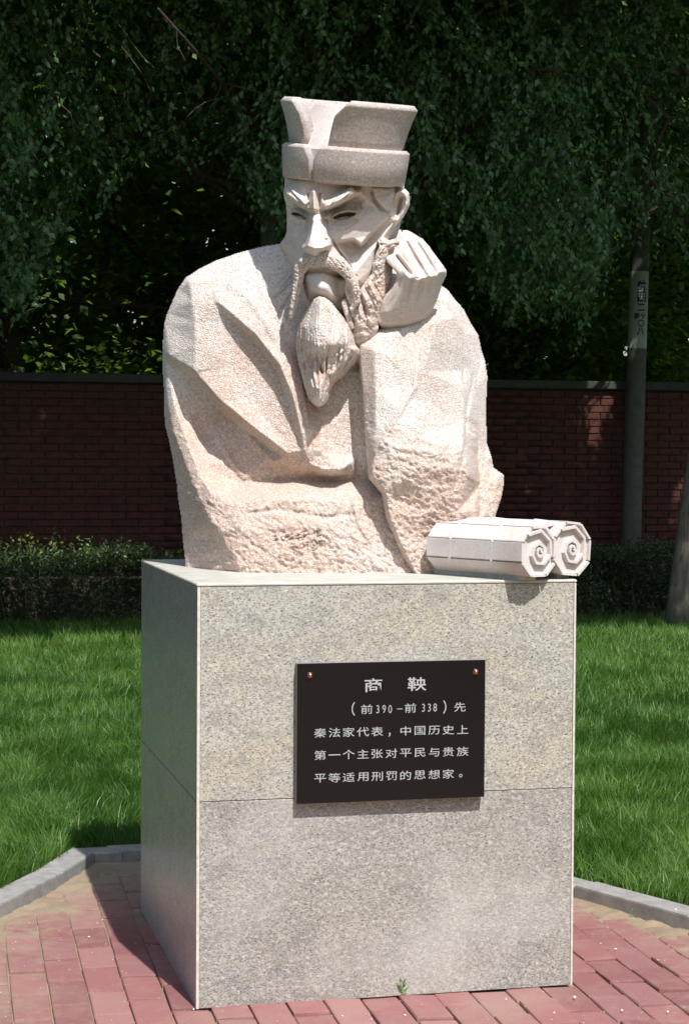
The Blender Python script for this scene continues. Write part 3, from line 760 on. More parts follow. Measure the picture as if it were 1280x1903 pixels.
chains = [
 # shoulder and outer sleeve edge
 [(520,458,.14),(480,472,.15),(440,492,.13),(395,520,.115),(352,524,.14)],
 [(352,524,.14),(357,560,.10),(362,600,.085),(363,640,.075),(362,690,.07)],
 # edge of the lapel (proud) and the foot of the step beneath it
 [(402,560,.075),(430,583,.04),(475,622,.0),(520,678,-.035),(545,738,-.06),(560,800,-.06),(566,835,-.04)],
 [(398,564,.08),(424,590,.085),(468,630,.065),(511,686,.035),(535,746,.005),(549,805,-.02),(560,838,-.03)],
 [(394,600,.085),(428,680,.06),(470,745,.03),(520,815,-.01)],
 # hem of the big fold and the hollow beneath it
 [(316,660,.165),(340,675,.115),(364,694,.075),(410,746,.03),(463,789,-.005),(505,820,-.025),(534,842,-.035)],
 [(313,667,.19),(335,688,.20),(360,703,.20),(404,756,.19),(457,799,.11),(500,832,.045),(528,852,.0)],
 [(352,760,.19),(385,815,.185),(425,845,.135),(480,864,.065),(540,866,.015)],
 # bright outer rim of the lower sleeve
 [(308,672,.215),(322,740,.17),(340,800,.13),(360,850,.08),(376,890,.03),(392,915,-.03)],
 [(303,672,.235),(311,740,.20),(322,800,.16),(341,850,.11),(358,890,.06),(374,930,.0),(392,968,-.05),(420,1010,-.09),(436,1040,-.11),(455,1066,-.115)],
 [(455,1066,-.115),(458,1088,-.115)],
 [(322,700,.20),(340,770,.175),(362,820,.14),(388,868,.10),(410,890,.10)],
 # forearm: back of its top plane and its front edge
 [(410,890,.10),(445,898,.09),(500,893,.065),(560,890,.06),(610,893,.06),(662,892,.06)],
 [(392,915,-.03),(430,938,-.075),(490,930,-.09),(560,928,-.105),(610,930,-.105),(664,936,-.10)],
 [(400,975,-.07),(450,985,-.12),(560,975,-.13),(660,990,-.125)],
 [(470,1040,-.125),(560,1040,-.135),(700,1050,-.125)],
 [(462,1080,-.12),(560,1085,-.13),(700,1085,-.12),(830,1080,-.09)],
 # chest between lapel and sleeve
 [(505,500,.12),(505,540,.07),(520,590,.03),(548,650,.02)],
 [(560,600,.03),(575,690,.035),(585,760,.02),(596,800,-.005),(600,840,-.02),(600,868,-.035)],
 [(640,560,-.01),(690,560,-.0),(690,620,.02)],
 [(640,600,.0),(648,690,.045),(655,760,.05),(660,850,.04)],
 [(575,862,-.02),(600,872,-.045),(632,874,-.045),(652,862,-.01)],
 [(585,884,.05),(612,890,.055),(645,882,.045)],
 # right side: shoulder under the hand and the back lump
 [(700,500,.10),(760,540,.10),(830,560,.13),(860,620,.14),(885,720,.15),(888,820,.12),(898,862,.10)],
 [(898,862,.10),(905,905,.07),(900,950,.03),(880,1010,.0),(850,1060,-.04)],
 [(924,885,.09),(918,925,.06),(910,960,.04)],
 [(700,640,.08),(760,700,.05),(800,900,.0),(760,1000,-.08)],
]
T.planes(chains, blur=1.7, outline=outl)
keep = T.D.copy()
# softer secondary folds
T.ridge([(420,520),(470,560),(520,640),(548,700)], 14, .008, (.3,.2))
T.ridge([(470,500),(510,560),(540,640)], 9, -.007, (.3,.3))
T.ridge([(562,700),(570,760),(582,830)], 7, .012, (.3,.3))
T.ridge([(560,650),(566,720),(578,800)], 5, -.012, (.2,.3))
T.ridge([(440,780),(480,830),(520,870)], 10, .010, (.3,.3))
T.ridge([(400,800),(425,850),(455,890)], 8, .012, (.3,.3))
T.ridge([(438,958),(520,946),(600,962),(668,955)], 8, -.008, (.2,.2))
T.ridge([(640,900),(655,925),(668,975),(690,1010)], 9, .010, (.2,.3))
# locks of hair lying on the collar, left of the beard
for k, (a, b_) in enumerate([((542,508),(500,560)),((549,526),(512,562)),((553,530),(509,592)),((548,556),(528,604)),((534,500),(505,530))]):
    T.ridge([a, ((a[0]+b_[0])/2-3-k, (a[1]+b_[1])/2+3-k*2), b_], 4.5, (.010,.004,.012,.007,.006)[k], (.1,.45))
    T.ridge([(a[0]-3, a[1]-5), (b_[0]-3, b_[1]-4)], 2.4, -(.005,.008,.002,.005,.002)[k], (.1,.5))
# chiselling, coarser towards the foot
lowm = np.clip((T.Y-760)/250, 0, 1)
rightm = np.clip((T.X-560)/200, 0, 1)*np.clip((T.Y-700)/200, 0, 1)
T.rough(26, .012, 3, lowm*0.5+0.05)
T.rough(12, .0050, 1, 0.15+lowm*.7)
T.rough(6, .0032, 2, 0.35+lowm*1.9, aniso=(1.3, .9), ang=.5)
T.rough(3.6, .0020, 4, 0.5+lowm*1.2)
T.rough(4.6, .0026, 6, 0.2+lowm*1.2, aniso=(1.2,.8), ang=.9)
# carved signature strokes
def carve(Rl, strokes, x0, y0, s, w=1.5, h=-.008):
    for st in strokes: Rl.ridge([(x0+a*s, y0+b_*s) for a, b_ in st], w, h)
carve(T, [[(0,0),(8,-1)],[(4,0),(5,9)],[(0,8),(9,6)]], 507, 997, 1.05)
carve(T, [[(0,0),(3,5)],[(8,-3),(6,6)],[(8,0),(20,-7)],[(12,-4),(11,9)],[(14,3),(22,0)]], 522, 1000, 1.05)
carve(T, [[(0,0),(9,-2)],[(2,5),(12,3)],[(6,-4),(5,12)],[(14,-6),(20,-9)],[(14,1),(24,-3)],[(18,0),(13,9)]], 548, 996, 1.05)
carve(T, [[(0,2),(6,-5)],[(4,0),(4,9)],[(9,-4),(16,-6)],[(9,0),(17,-2)],[(9,5),(16,3)],[(9,-5),(9,8)]], 580, 992, 1.0)
carve(T, [[(0,0),(6,0)],[(-1,6),(7,6)]], 543, 1011, 1.0)
carve(T, [[(0,0),(4,-2),(7,2),(6,7),(1,7),(-1,3),(0,0)]], 558, 1012, 1.0)
carve(T, [[(0,-3),(7,-4)],[(0,1),(8,0)],[(1,5),(8,4)],[(4,-4),(4,10)]], 567, 1012, 1.0)
carve(T, [[(8,-2),(3,-6),(-1,-2),(1,3),(6,4),(9,-1),(9,6),(5,12),(1,12)]], 580, 1010, 1.1)
carve(T, [[(0,-5),(9,-5),(9,9)],[(0,-5),(0,8)],[(0,0),(8,0)],[(0,4),(8,4)]], 594, 1011, 1.0)
T.build('robe', MAT['robe'], bust, back=0.26, bulge=0.22, rnd=9)

# ---- left sleeve rising from the elbow
S = Relief(650, 925, 560, 1092, 1.5)
outl = [(661,634,.0),(676,622,.0),(700,612,.0),(740,598,.0),(770,584,.0),(800,573,.02),(822,574,.06),(846,585,.09),(864,620,.12),(880,680,.14),(889,740,.14),(890,800,.12),(888,850,.10),(893,900,.08),(896,950,.05),(885,1000,.02),(860,1050,-.02),(835,1090,-.05),(775,1090,-.10),(764,1062,-.09),(744,1028,-.10),(716,962,-.11),(708,918,-.10),(684,890,-.07),(680,850,-.05),(676,790,-.04),(671,720,-.03),(664,655,-.02)]
chains = [
 [(668,640,-.045),(700,628,-.055),(740,615,-.05),(775,600,-.035),(806,590,-.01),(835,592,.03)],
 [(668,640,-.045),(673,720,-.05),(679,790,-.06),(685,860,-.08)],
 [(696,652,-.09),(697,720,-.105),(697,790,-.125),(696,845,-.155),(690,880,-.165),(716,914,-.175),(723,959,-.165),(751,1026,-.14),(772,1064,-.13),(782,1088,-.12)],
 [(812,598,-.03),(796,640,-.055),(776,673,-.08),(769,701,-.095),(741,761,-.135),(716,804,-.155),(696,845,-.155)],
 [(720,660,-.085),(740,720,-.095)],
 [(800,640,-.052),(786,690,-.08),(768,740,-.115),(740,790,-.155)],
 [(740,790,-.155),(775,815,-.165),(820,830,-.14),(860,830,-.08)],
 [(725,840,-.18),(780,865,-.185),(840,872,-.145),(872,880,-.08)],
 [(740,930,-.15),(790,950,-.13),(850,950,-.09),(880,950,-.04)],
 [(770,1000,-.12),(800,1010,-.095),(850,1005,-.06)],
 [(785,1040,-.13),(810,1060,-.115),(840,1055,-.08)],
 [(845,640,.03),(862,720,.04),(862,780,.02),(868,830,-.01)],
 [(855,690,.06),(870,730,.07),(872,770,.05)],
]
S.planes(chains, blur=1.6, outline=outl)
S.ridge([(776,673),(770,720),(742,766),(716,808),(700,842)], 8, .012, (.1,.1))
S.ridge([(803,600),(776,676),(770,715)], 2.2, -.006, (.1,.3))
S.ridge([(862,665),(861,710),(874,740)], 3, -.010, (.2,.2))
S.ridge([(880,690),(868,760),(862,850),(845,900)], 6, -.010, (.2,.2))
S.ridge([(700,810),(730,830),(790,838),(850,850)], 12, .008, (.3,.3))
lowm = np.clip((S.Y-740)/120, 0, 1)
S.rough(30, .012, 13, lowm*0.9+0.05)
S.rough(13, .0055, 11, 0.1+lowm*.8)
S.rough(6, .0034, 12, 0.3+lowm*1.8, aniso=(1.4, .9), ang=.5)
S.rough(3.6, .0020, 14, 0.5+lowm*1.2)
S.rough(4.6, .0026, 16, 0.2+lowm*1.2, aniso=(1.2,.8), ang=.9)
S.build('sleeve', MAT['robe'], bust, back=0.12, bulge=0.12, rnd=5)
# ---- head
H = Relief(522, 756, 322, 600, 1.0)
outl = [(528,325,.02),(529,345,.0),(526,358,-.01),(528,370,.0),(531,380,.01),(533,400,.02),(533,428,.03),(529,440,.06),(523,448,.08),(519,456,.09),(530,475,.10),(545,500,.05),(560,560,.0),(600,596,-.03),(640,596,-.02),(668,560,-.03),(690,540,-.03),(706,500,-.01),(722,470,.02),(738,440,.05),(744,420,.06),(748,400,.07),(751,370,.08),(752,325,.08)]
chains = [
 [(531,334,-.03),(545,334,-.085),(565,335,-.125),(583,336,-.143),(610,338,-.142),(640,341,-.13),(672,344,-.105),(700,347,-.07),(730,350,-.02),(748,350,.04)],
 [(529,362,-.04),(546,366,-.095),(562,378,-.13),(574,388,-.15),(583,391,-.155),(592,391,-.158),(604,388,-.155),(622,378,-.145),(645,362,-.13),(672,352,-.105)],
 # eye sockets
 [(533,384,-.01),(545,388,-.045),(560,393,-.062),(571,397,-.092)],
 [(536,402,-.02),(547,404,-.055),(560,408,-.082),(570,410,-.105),(576,406,-.12)],
 [(604,396,-.098),(618,392,-.075),(640,382,-.062),(660,378,-.058),(674,386,-.072)],
 [(606,410,-.105),(620,412,-.088),(640,412,-.088),(656,404,-.082),(668,396,-.095)],
 # bridge and nose: top plane, side planes, underside
 [(576,404,-.12),(573,430,-.125),(566,452,-.13),(561,462,-.12)],
 [(583,398,-.155),(582,410,-.192),(576,440,-.222),(571,457,-.240)],
 [(591,398,-.157),(592,410,-.190),(602,432,-.212),(612,450,-.218)],
 [(571,457,-.245),(585,462,-.265),(600,461,-.26),(612,456,-.225)],
 [(571,461,-.225),(583,472,-.205),(597,470,-.19),(611,464,-.19)],
 [(606,405,-.125),(612,425,-.13),(617,443,-.135),(619,455,-.14)],
 [(563,470,-.13),(573,476,-.155),(588,480,-.165),(603,476,-.165),(616,470,-.155)],
 # left cheek
 [(535,425,.0),(545,432,-.06),(558,438,-.10)],
 [(538,442,.0),(542,456,-.04),(550,470,-.07),(556,488,-.09)],
 # right cheek facets
 [(632,425,-.125),(648,420,-.122),(664,414,-.115),(680,404,-.09),(700,388,-.065),(716,372,-.05)],
 [(640,446,-.128),(657,443,-.125),(671,453,-.122),(683,438,-.10),(700,420,-.072),(722,396,-.035)],
 [(641,451,-.06),(657,449,-.045),(670,460,-.045),(686,446,-.042),(704,426,-.032),(726,402,-.02)],
 [(648,475,-.066),(652,495,-.078),(656,508,-.10)],
 [(619,455,-.14),(632,478,-.125),(646,502,-.115),(656,520,-.11)],
 [(626,452,-.115),(640,478,-.10),(652,500,-.098)],
 [(664,500,-.105),(690,468,-.085),(712,440,-.05),(732,412,-.01)],
 [(668,520,-.095),(690,500,-.07),(706,476,-.03)],
 # lips and chin
 [(560,500,-.10),(575,500,-.125),(592,500,-.135),(612,502,-.132),(632,510,-.115)],
 [(566,512,-.115),(580,514,-.125),(600,516,-.127),(624,524,-.11)],
 [(570,528,-.115),(590,527,-.134),(606,530,-.132),(626,540,-.105)],
 [(575,552,-.11),(595,548,-.132),(612,550,-.124),(634,560,-.09)],
 [(680,370,-.09),(700,366,-.065),(728,360,-.03),(744,380,.03)],
]
H.planes(chains, blur=0.9, outline=outl)
H.D = H.D + (np.clip(H.Y, 400, 455)-400)*.0006
# frown: centre block and hooks
H.ridge([(583,357),(584,388)], 8.5, .024, sharp=False)
H.ridge([(573,360),(574,392)], 2.6, -.010); H.ridge([(594,360),(594,392)], 2.6, -.011)
H.ridge([(568,362),(571,380),(566,387)], 3.2, .008); H.ridge([(600,360),(598,376),(606,386)], 4, .012)
H.ridge([(576,397),(590,398)], 3, -.006)
# brows: thick ridge with carved hairs
H.ridge([(530,350),(536,356),(552,370),(569,383)], 14, .050, (.05,.1))
H.ridge([(603,384),(620,376),(640,361),(656,348)], 14, .052, (.1,.05))
H.ridge([(618,380),(642,370),(657,360),(675,356)], 12, .048, (.3,.05))
for k in range(5):
    o = (k-2)*3.0
    H.ridge([(530+o*.3,349+o),(549+o*.5,366+o*.9),(566,383+o*.5)], 1.8, -.010, (.1,.3))
    H.ridge([(606,383+o*.4),(630+o*.2,368+o*.8),(654+o*.8,348+o*.8)], 1.8, -.010, (.3,.0))
for k in range(4):
    o = (k-1.5)*3.2
    H.ridge([(640,369+o*.4),(672+o*.3,352+o)], 1.4, -.006, (.3,.0))
# shade under the brow
H.ridge([(603,392),(622,388),(645,376),(664,366)], 4, -.012, (.1,.2))
H.ridge([(545,377),(560,388),(571,393)], 4, -.010, (.1,.2))
# eyes: ball, lids, slit
H.ridge([(545,400),(568,406)], 9, .014); H.ridge([(622,404),(656,399)], 12, .022)
H.ridge([(538,391),(550,392),(562,397),(573,406)], 3.6, .020, (.1,.1))
H.ridge([(617,403),(630,395),(645,391),(663,395)], 4.2, .032, (.1,.1))
H.ridge([(618,397),(632,389),(648,386),(664,391)], 1.6, -.006, (.1,.1))
H.ridge([(542,397),(554,398),(564,402),(571,407)], 4.0, -.036, (.1,.1))
H.ridge([(619,405),(632,400),(646,398),(661,397)], 5.2, -.045, (.1,.1))
H.ridge([(545,404),(560,408),(571,412)], 2, .005, (.1,.1))
H.ridge([(622,410),(640,409),(654,403),(664,398)], 2.4, .008, (.2,.1))
H.ridge([(626,418),(644,416),(660,408)], 3, -.005, (.2,.2))
H.ridge([(658,372),(672,378),(676,390),(668,398)], 3.5, .008, (.3,.3))
H.fill([(617,404),(630,399),(648,396),(663,396),(650,405),(632,410)], .024, 1)
H.fill([(542,397),(556,398),(572,408),(558,408)], .020, 1)
H.ridge([(597,394),(618,390),(642,378),(668,362)], 6, -.022, (.1,.3))
H.ridge([(543,374),(558,388),(573,396)], 5, -.016, (.2,.1))
H.ridge([(600,398),(606,414),(612,430)], 6, -.014, (.1,.3))
H.ridge([(574,400),(570,420),(566,440)], 5, -.012, (.1,.3))
H.ridge([(612,422),(630,428),(650,420),(668,406)], 5, -.010, (.2,.2))
H.ridge([(690,352),(694,370),(708,388),(722,398)], 6, -.016, (.1,.2))
H.ridge([(536,408),(548,416),(560,420)], 4, -.008, (.2,.2))
# nostril, wing
H.ridge([(590,470),(602,467),(610,464)], 3.4, -.022, (.2,.2))
H.ridge([(602,441),(611,443),(615,452),(612,461)], 3.2, .010, (.2,.2))
H.ridge([(565,452),(562,460),(566,466)], 3, .010, (.2,.2))
# fold from nose to mouth corner
H.ridge([(616,446),(630,468),(645,490),(658,518)], 4.0, -.026, (.05,.2))
H.ridge([(622,446),(637,468),(652,490),(662,512)], 3.2, .007, (.1,.2))
# left cheek facet mark
H.fill([(540,440),(556,441),(556,470),(548,462),(540,450)], .006, 1)
H.ridge([(548,466),(545,476),(552,484)], 3, -.012)
# hair block on the temple
H.fill([(692,350),(733,350),(735,362),(722,384),(713,388),(704,378),(695,366)], -.020, 1)
H.rough(3, .006, 33, H.inside([(694,350),(733,350),(735,362),(722,384),(713,388),(695,368)]).astype(float))
H.ridge([(724,392),(729,402),(723,412)], 5, .012, (.2,.2))
H.rough(9, .0012, 31); H.rough(3, .0007, 32)
H.fill([(566,503),(580,498),(605,500),(630,510),(640,525),(640,555),(625,560),(606,545),(580,545),(568,540)], -.018, 3)
H.ridge([(578,534),(592,531),(606,535)], 9, .008)
H.ridge([(588,528),(600,552)], 22, .004)
H.ridge([(630,512),(634,556)], 18, -.035)
H.ridge([(566,530),(566,565)], 9, -.02)
H.blur(3.2, H.inside([(563,500),(590,494),(625,504),(645,525),(645,590),(565,590),(558,540)]))
H.ridge([(568,506),(600,503),(634,514)], 7, -.020)
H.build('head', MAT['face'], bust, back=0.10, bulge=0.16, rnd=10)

# ---- ear
A = Relief(716, 770, 340, 436, 1.0)
outl = [(729,358,.0),(735,351,.0),(744,348,.0),(754,351,.01),(760,358,.01),(762,368,.02),(761,382,.02),(756,394,.02),(750,404,.02),(742,414,.02),(734,421,.02),(728,424,.02),(722,426,.01),(726,410,.0),(731,398,.0),(729,380,.0)]
A.planes([[(735,360,-.02),(744,356,-.03),(754,364,-.03),(755,380,-.025),(748,396,-.02),(738,410,-.015)], [(740,380,-.0),(742,392,.0)]], blur=1.2, outline=outl)
A.ridge([(733,372),(735,360),(744,354),(755,360),(757,374),(752,392),(742,408),(730,420)], 5, .012)
A.ridge([(747,364),(744,378),(740,394),(736,402)], 5.5, -.026, (.1,.2))
A.ridge([(749,372),(747,382)], 1.6, .010)
A.ridge([(738,404),(728,416)], 4.5, .010, (.2,.1))
A.build('ear', MAT['face'], bust, back=0.02, bulge=0.03, rnd=3)

# ---- moustache with hanging ends
M = Relief(535, 675, 466, 600, 1.0)
M.rod([(594,482,-.135),(577,484,-.13),(566,490,-.12),(558,502,-.10)], 15, 12, .8)
M.rod([(557,498,-.10),(555,520,-.095),(548,555,-.085),(541,588,-.07)], 11, 6)
M.rod([(590,480,-.135),(612,484,-.135),(632,494,-.125),(647,508,-.115),(656,524,-.11)], 16, 11, .7)
M.rod([(608,474,-.13),(632,484,-.12),(650,504,-.115),(658,520,-.11)], 10, 7)
M.rod([(655,520,-.11),(661,540,-.11),(663,560,-.10),(654,574,-.09)], 10, 6)
M.rod([(650,515,-.10),(646,540,-.09),(652,562,-.085)], 8, 5)
M.blur(1.0)
for a in ([(590,473),(584,490),(572,500)],[(578,478),(568,490),(560,502)],[(605,473),(618,486),(626,498)],[(618,477),(632,490),(640,504)],[(632,483),(645,498),(650,514)],[(600,474),(600,490)],
          [(556,505),(553,540),(545,575)],[(549,520),(546,555)],[(660,528),(664,548),(659,566)],[(652,530),(656,552)]):
    M.ridge(a, 1.6, -.004, (.2,.3))
M.rough(4, .003, 41, aniso=(1.5,.8), ang=.5); M.rough(2.5, .0015, 42)
M.build('moustache', MAT['beard'], bust, back=-.02, bulge=0.02, rnd=3)

# ---- beard and the locks beside it
B = Relief(535, 720, 515, 765, 1.0)
outl = [(592,550,-.12),(582,556,-.11),(574,567,-.10),(564,583,-.09),(556,600,-.08),(550,622,-.06),(549,645,-.05),(553,672,-.04),(560,698,-.04),(566,722,-.04),(573,742,-.05),(583,753,-.06),(593,757,-.07),(604,752,-.07),(610,744,-.06),(613,728,-.05),(622,712,-.04),(634,703,-.04),(642,697,-.03),(651,684,-.02),(664,672,-.02),(672,662,-.02),(672,648,-.02),(662,640,-.03),(657,622,-.05),(652,606,-.05),(645,596,-.06),(636,586,-.07),(626,574,-.09),(615,560,-.10),(604,552,-.11)]
chains = [
 [(598,556,-.14),(594,575,-.16),(590,605,-.178),(588,636,-.178),(592,664,-.14)],
 [(564,640,-.125),(588,642,-.178),(615,642,-.165),(640,640,-.13)],
 [(575,585,-.12),(566,610,-.125),(564,632,-.12),(570,650,-.12)],
 [(612,570,-.14),(628,595,-.13),(641,620,-.13),(650,645,-.115)],
 [(558,640,-.075),(562,680,-.08),(572,715,-.095),(583,742,-.105),(594,750,-.105)],
 [(576,664,-.10),(584,692,-.12),(590,722,-.145),(594,742,-.135)],
 [(614,668,-.115),(608,695,-.12),(602,730,-.13)],
 [(658,648,-.10),(643,675,-.105),(626,698,-.095),(612,720,-.085)],
]
B.planes(chains, blur=2.0, outline=outl)
#,(584,650),(600,658),(625,652),(650,648)], 4, -.010, (.1,.1))
B.ridge([(592,670),(596,688),(600,694)], 4.0, -.020, (.2,.2))
B.ridge([(585,655),(583,690),(588,725)], 4, .012, (.2,.2))
B.ridge([(570,640),(566,690),(578,735)], 3, -.010, (.2,.2))
B.ridge([(618,660),(612,700),(604,740)], 3, -.008, (.2,.2))
B.ridge([(640,655),(628,680),(616,700)], 4, .010, (.2,.2))
B.ridge([(655,660),(640,680),(626,705)], 2.5, -.012, (.1,.1))
B.ridge([(605,560),(612,590),(614,630)], 3, -.006, (.2,.2))
B.rod([(640,562,-.075),(646,585,-.075),(654,608,-.065)], 7, 5)
for a, w_, h_ in (([(560,655),(575,690),(585,735)],5,.010),([(575,600),(562,630),(560,660)],3,-.008),([(648,625),(640,650),(622,664)],4,.008),([(610,695),(604,720),(600,745)],3.5,-.009)):
    B.ridge(a, w_, h_, (.2,.2))
rs = random.Random(8)
for k in range(20):
    f0 = k/19; xt = 556+f0*92; yt = 600+rs.uniform(-20, 40); xe = 578+f0*40 if f0 < .7 else 606+(f0-.7)*110; ye = 742-max(0, f0-.6)*130+rs.uniform(-14, 4)
    xm = (xt+xe)/2+rs.uniform(-6, 6)+(f0-.5)*14
    B.ridge([(xt, yt), (xm, (yt+ye)/2), (xe, ye)], rs.uniform(1.8, 4.0), rs.uniform(-.009, -.002), (.35, .15))
    if k % 3 == 0: B.ridge([(xt+3, yt+10), (xm+3, (yt+ye)/2), (xe+2, ye-4)], 4, .006, (.35, .2))
for a in ([(580,570),(574,600),(572,630)],[(592,565),(590,600),(590,640)],[(604,562),(606,600),(604,640)],[(618,572),(622,600),(622,640)],[(562,600),(560,630)]):
    B.ridge(a, 2.2, -.003, (.3,.3))
bw = np.clip((B.Y-600)/60, 0.25, 1)
B.rough(9, .007, 51, bw, aniso=(.8,1.6)); B.rough(4.0, .0035, 52, bw+.1, aniso=(.8,1.6)); B.rough(2.4, .0016, 53)
B.build('beard', MAT['beard'], bust, back=0.02, bulge=0.05, rnd=4)

# side whiskers and twisted locks running down from the ear, in front of the hand
Wk = Relief(630, 760, 425, 665, 1.0)
outl = [(700,446,-.05),(712,438,-.04),(722,446,-.03),(746,440,-.01),(752,448,-.005),(738,458,-.03),(722,466,-.04),(722,480,-.03),(730,500,-.02),(728,520,-.02),(718,545,-.03),(708,565,-.04),(704,590,-.035),(704,612,-.03),(690,636,-.02),(668,650,-.02),(656,640,-.03),(650,610,-.05),(640,585,-.06),(636,560,-.07),(646,548,-.07),(660,556,-.07),(668,538,-.06),(680,520,-.05),(690,508,-.05),(692,490,-.055),(698,470,-.06),(704,458,-.06)]
Wk.planes([[(706,450,-.07),(716,452,-.065),(736,450,-.04)],[(708,468,-.075),(700,490,-.075),(700,515,-.065),(702,535,-.06)],
           [(684,525,-.075),(692,540,-.08),(700,560,-.075)],[(672,545,-.08),(680,565,-.09),(690,590,-.075),(690,615,-.065)],
           [(655,570,-.085),(662,595,-.085),(668,630,-.065)],[(672,548,-.065),(680,575,-.065),(676,605,-.07),(680,630,-.055)]], blur=1.3, outline=outl)
for a, w_, h_ in (([(690,520),(702,540),(712,560)],3,-.009),([(676,530),(688,552),(700,580)],3,-.011),([(668,548),(676,570),(682,600)],3,-.009),([(655,562),(660,585),(656,606)],3,-.007),
                  ([(684,524),(696,548),(704,562)],5,.010),([(664,560),(672,590),(672,625)],5,.009),([(735,452),(716,460),(702,480),(697,508)],1.8,-.005),([(730,447),(712,456)],1.6,-.003),
                  ([(706,478),(702,500),(706,520)],1.8,-.004),([(640,570),(652,590),(660,600)],2.5,-.007),([(648,600),(656,622)],2.5,-.006),([(682,604),(694,618)],2.5,-.005),([(706,446),(708,456)],3,-.009)):
    Wk.ridge(a, w_, h_, (.15,.2))
Wk.rough(8, .010, 61, aniso=(.9,1.2), ang=.6); Wk.rough(3.6, .005, 63); Wk.rough(2.4, .002, 62)
Wk.build('whiskers', MAT['beard'], bust, back=0.03, bulge=0.02, rnd=4)

# ---- the hand the cheek rests on: back of the hand, four bent fingers, thumb
K = Relief(690, 842, 420, 632, 1.0)
outl = [(722,474,-.03),(731,470,-.05),(742,452,-.04),(748,428,.0),(757,427,.0),(768,433,.0),(779,440,.0),(790,449,.0),(797,456,-.01),(806,470,-.02),(815,484,-.03),(824,493,-.05),(830,503,-.06),(830,512,-.06),(822,528,-.05),(817,545,-.03),(812,560,-.02),(806,572,-.01),(800,600,.03),(740,622,.02),(712,612,.0),(701,602,-.01),(699,590,-.02),(704,568,-.03),(716,547,-.04),(731,530,-.06),(738,515,-.07),(736,503,-.07),(728,490,-.05)]
chains = [
 [(752,508,-.13),(764,518,-.15),(776,520,-.155),(792,515,-.15),(803,513,-.145),(814,509,-.13),(824,504,-.11)],
 [(722,478,-.06),(734,492,-.09),(744,502,-.115),(752,508,-.13)],
 [(748,440,-.02),(765,470,-.08),(785,500,-.135)],
 [(775,443,-.01),(800,470,-.06),(818,495,-.10)],
 [(738,520,-.10),(722,550,-.075),(708,580,-.055),(706,600,-.04)],
 [(754,520,-.14),(744,545,-.115),(728,575,-.085),(722,600,-.06)],
 [(776,526,-.145),(772,550,-.12),(765,580,-.09),(758,600,-.06)],
 [(815,518,-.11),(805,545,-.09),(795,568,-.07),(785,590,-.05)],
]
K.planes(chains, blur=1.6, outline=outl)
K.rod([(724,482,-.055),(736,494,-.085),(752,511,-.115)], 8.0, 9.0)                # index finger
K.rod([(747,452,-.025),(757,476,-.075),(774,508,-.125)], 8.0, 10.0)
K.rod([(762,444,-.005),(778,470,-.05),(797,504,-.115)], 8.5, 9.5)
K.rod([(780,450,.01),(800,476,-.03),(817,499,-.08)], 8.5, 9.0)
K.ridge([(735,474),(746,488),(765,512)], 4.4, -.034, (.15,.3))
K.ridge([(755,448),(768,472),(785,500),(790,513)], 4.4, -.032, (.15,.3))
K.ridge([(772,446),(788,470),(806,500),(809,510)], 4.0, -.026, (.15,.3))
for q in ((756,512),(778,519),(801,512),(819,505)): K.ridge([q, (q[0]-4, q[1]-6)], 9, .012)
K.ridge([(766,518),(760,540),(752,562)], 4.5, -.010, (.1,.6))
K.ridge([(786,518),(782,540),(776,560)], 5.0, -.013, (.1,.6))
K.ridge([(806,514),(800,535),(794,550)], 4.5, -.012, (.1,.6))
for q in ((765,519),(775,517),(801,511),(820,511)): K.ridge([q, (q[0]+1.5, q[1]+1)], 2.6, -.010)
K.rod([(741,508,-.09),(745,519,-.095),(733,541,-.075),(717,564,-.05),(709,595,-.03)], 6, 9)      # thumb
K.ridge([(746,520),(735,548),(718,578)], 2.0, -.006, (.1,.4))
K.blur(1.0)
K.rough(8, .0007, 71); K.rough(3, .0008, 72)
K.build('hand', MAT['face'], bust, back=0.03, bulge=0.06, rnd=3)

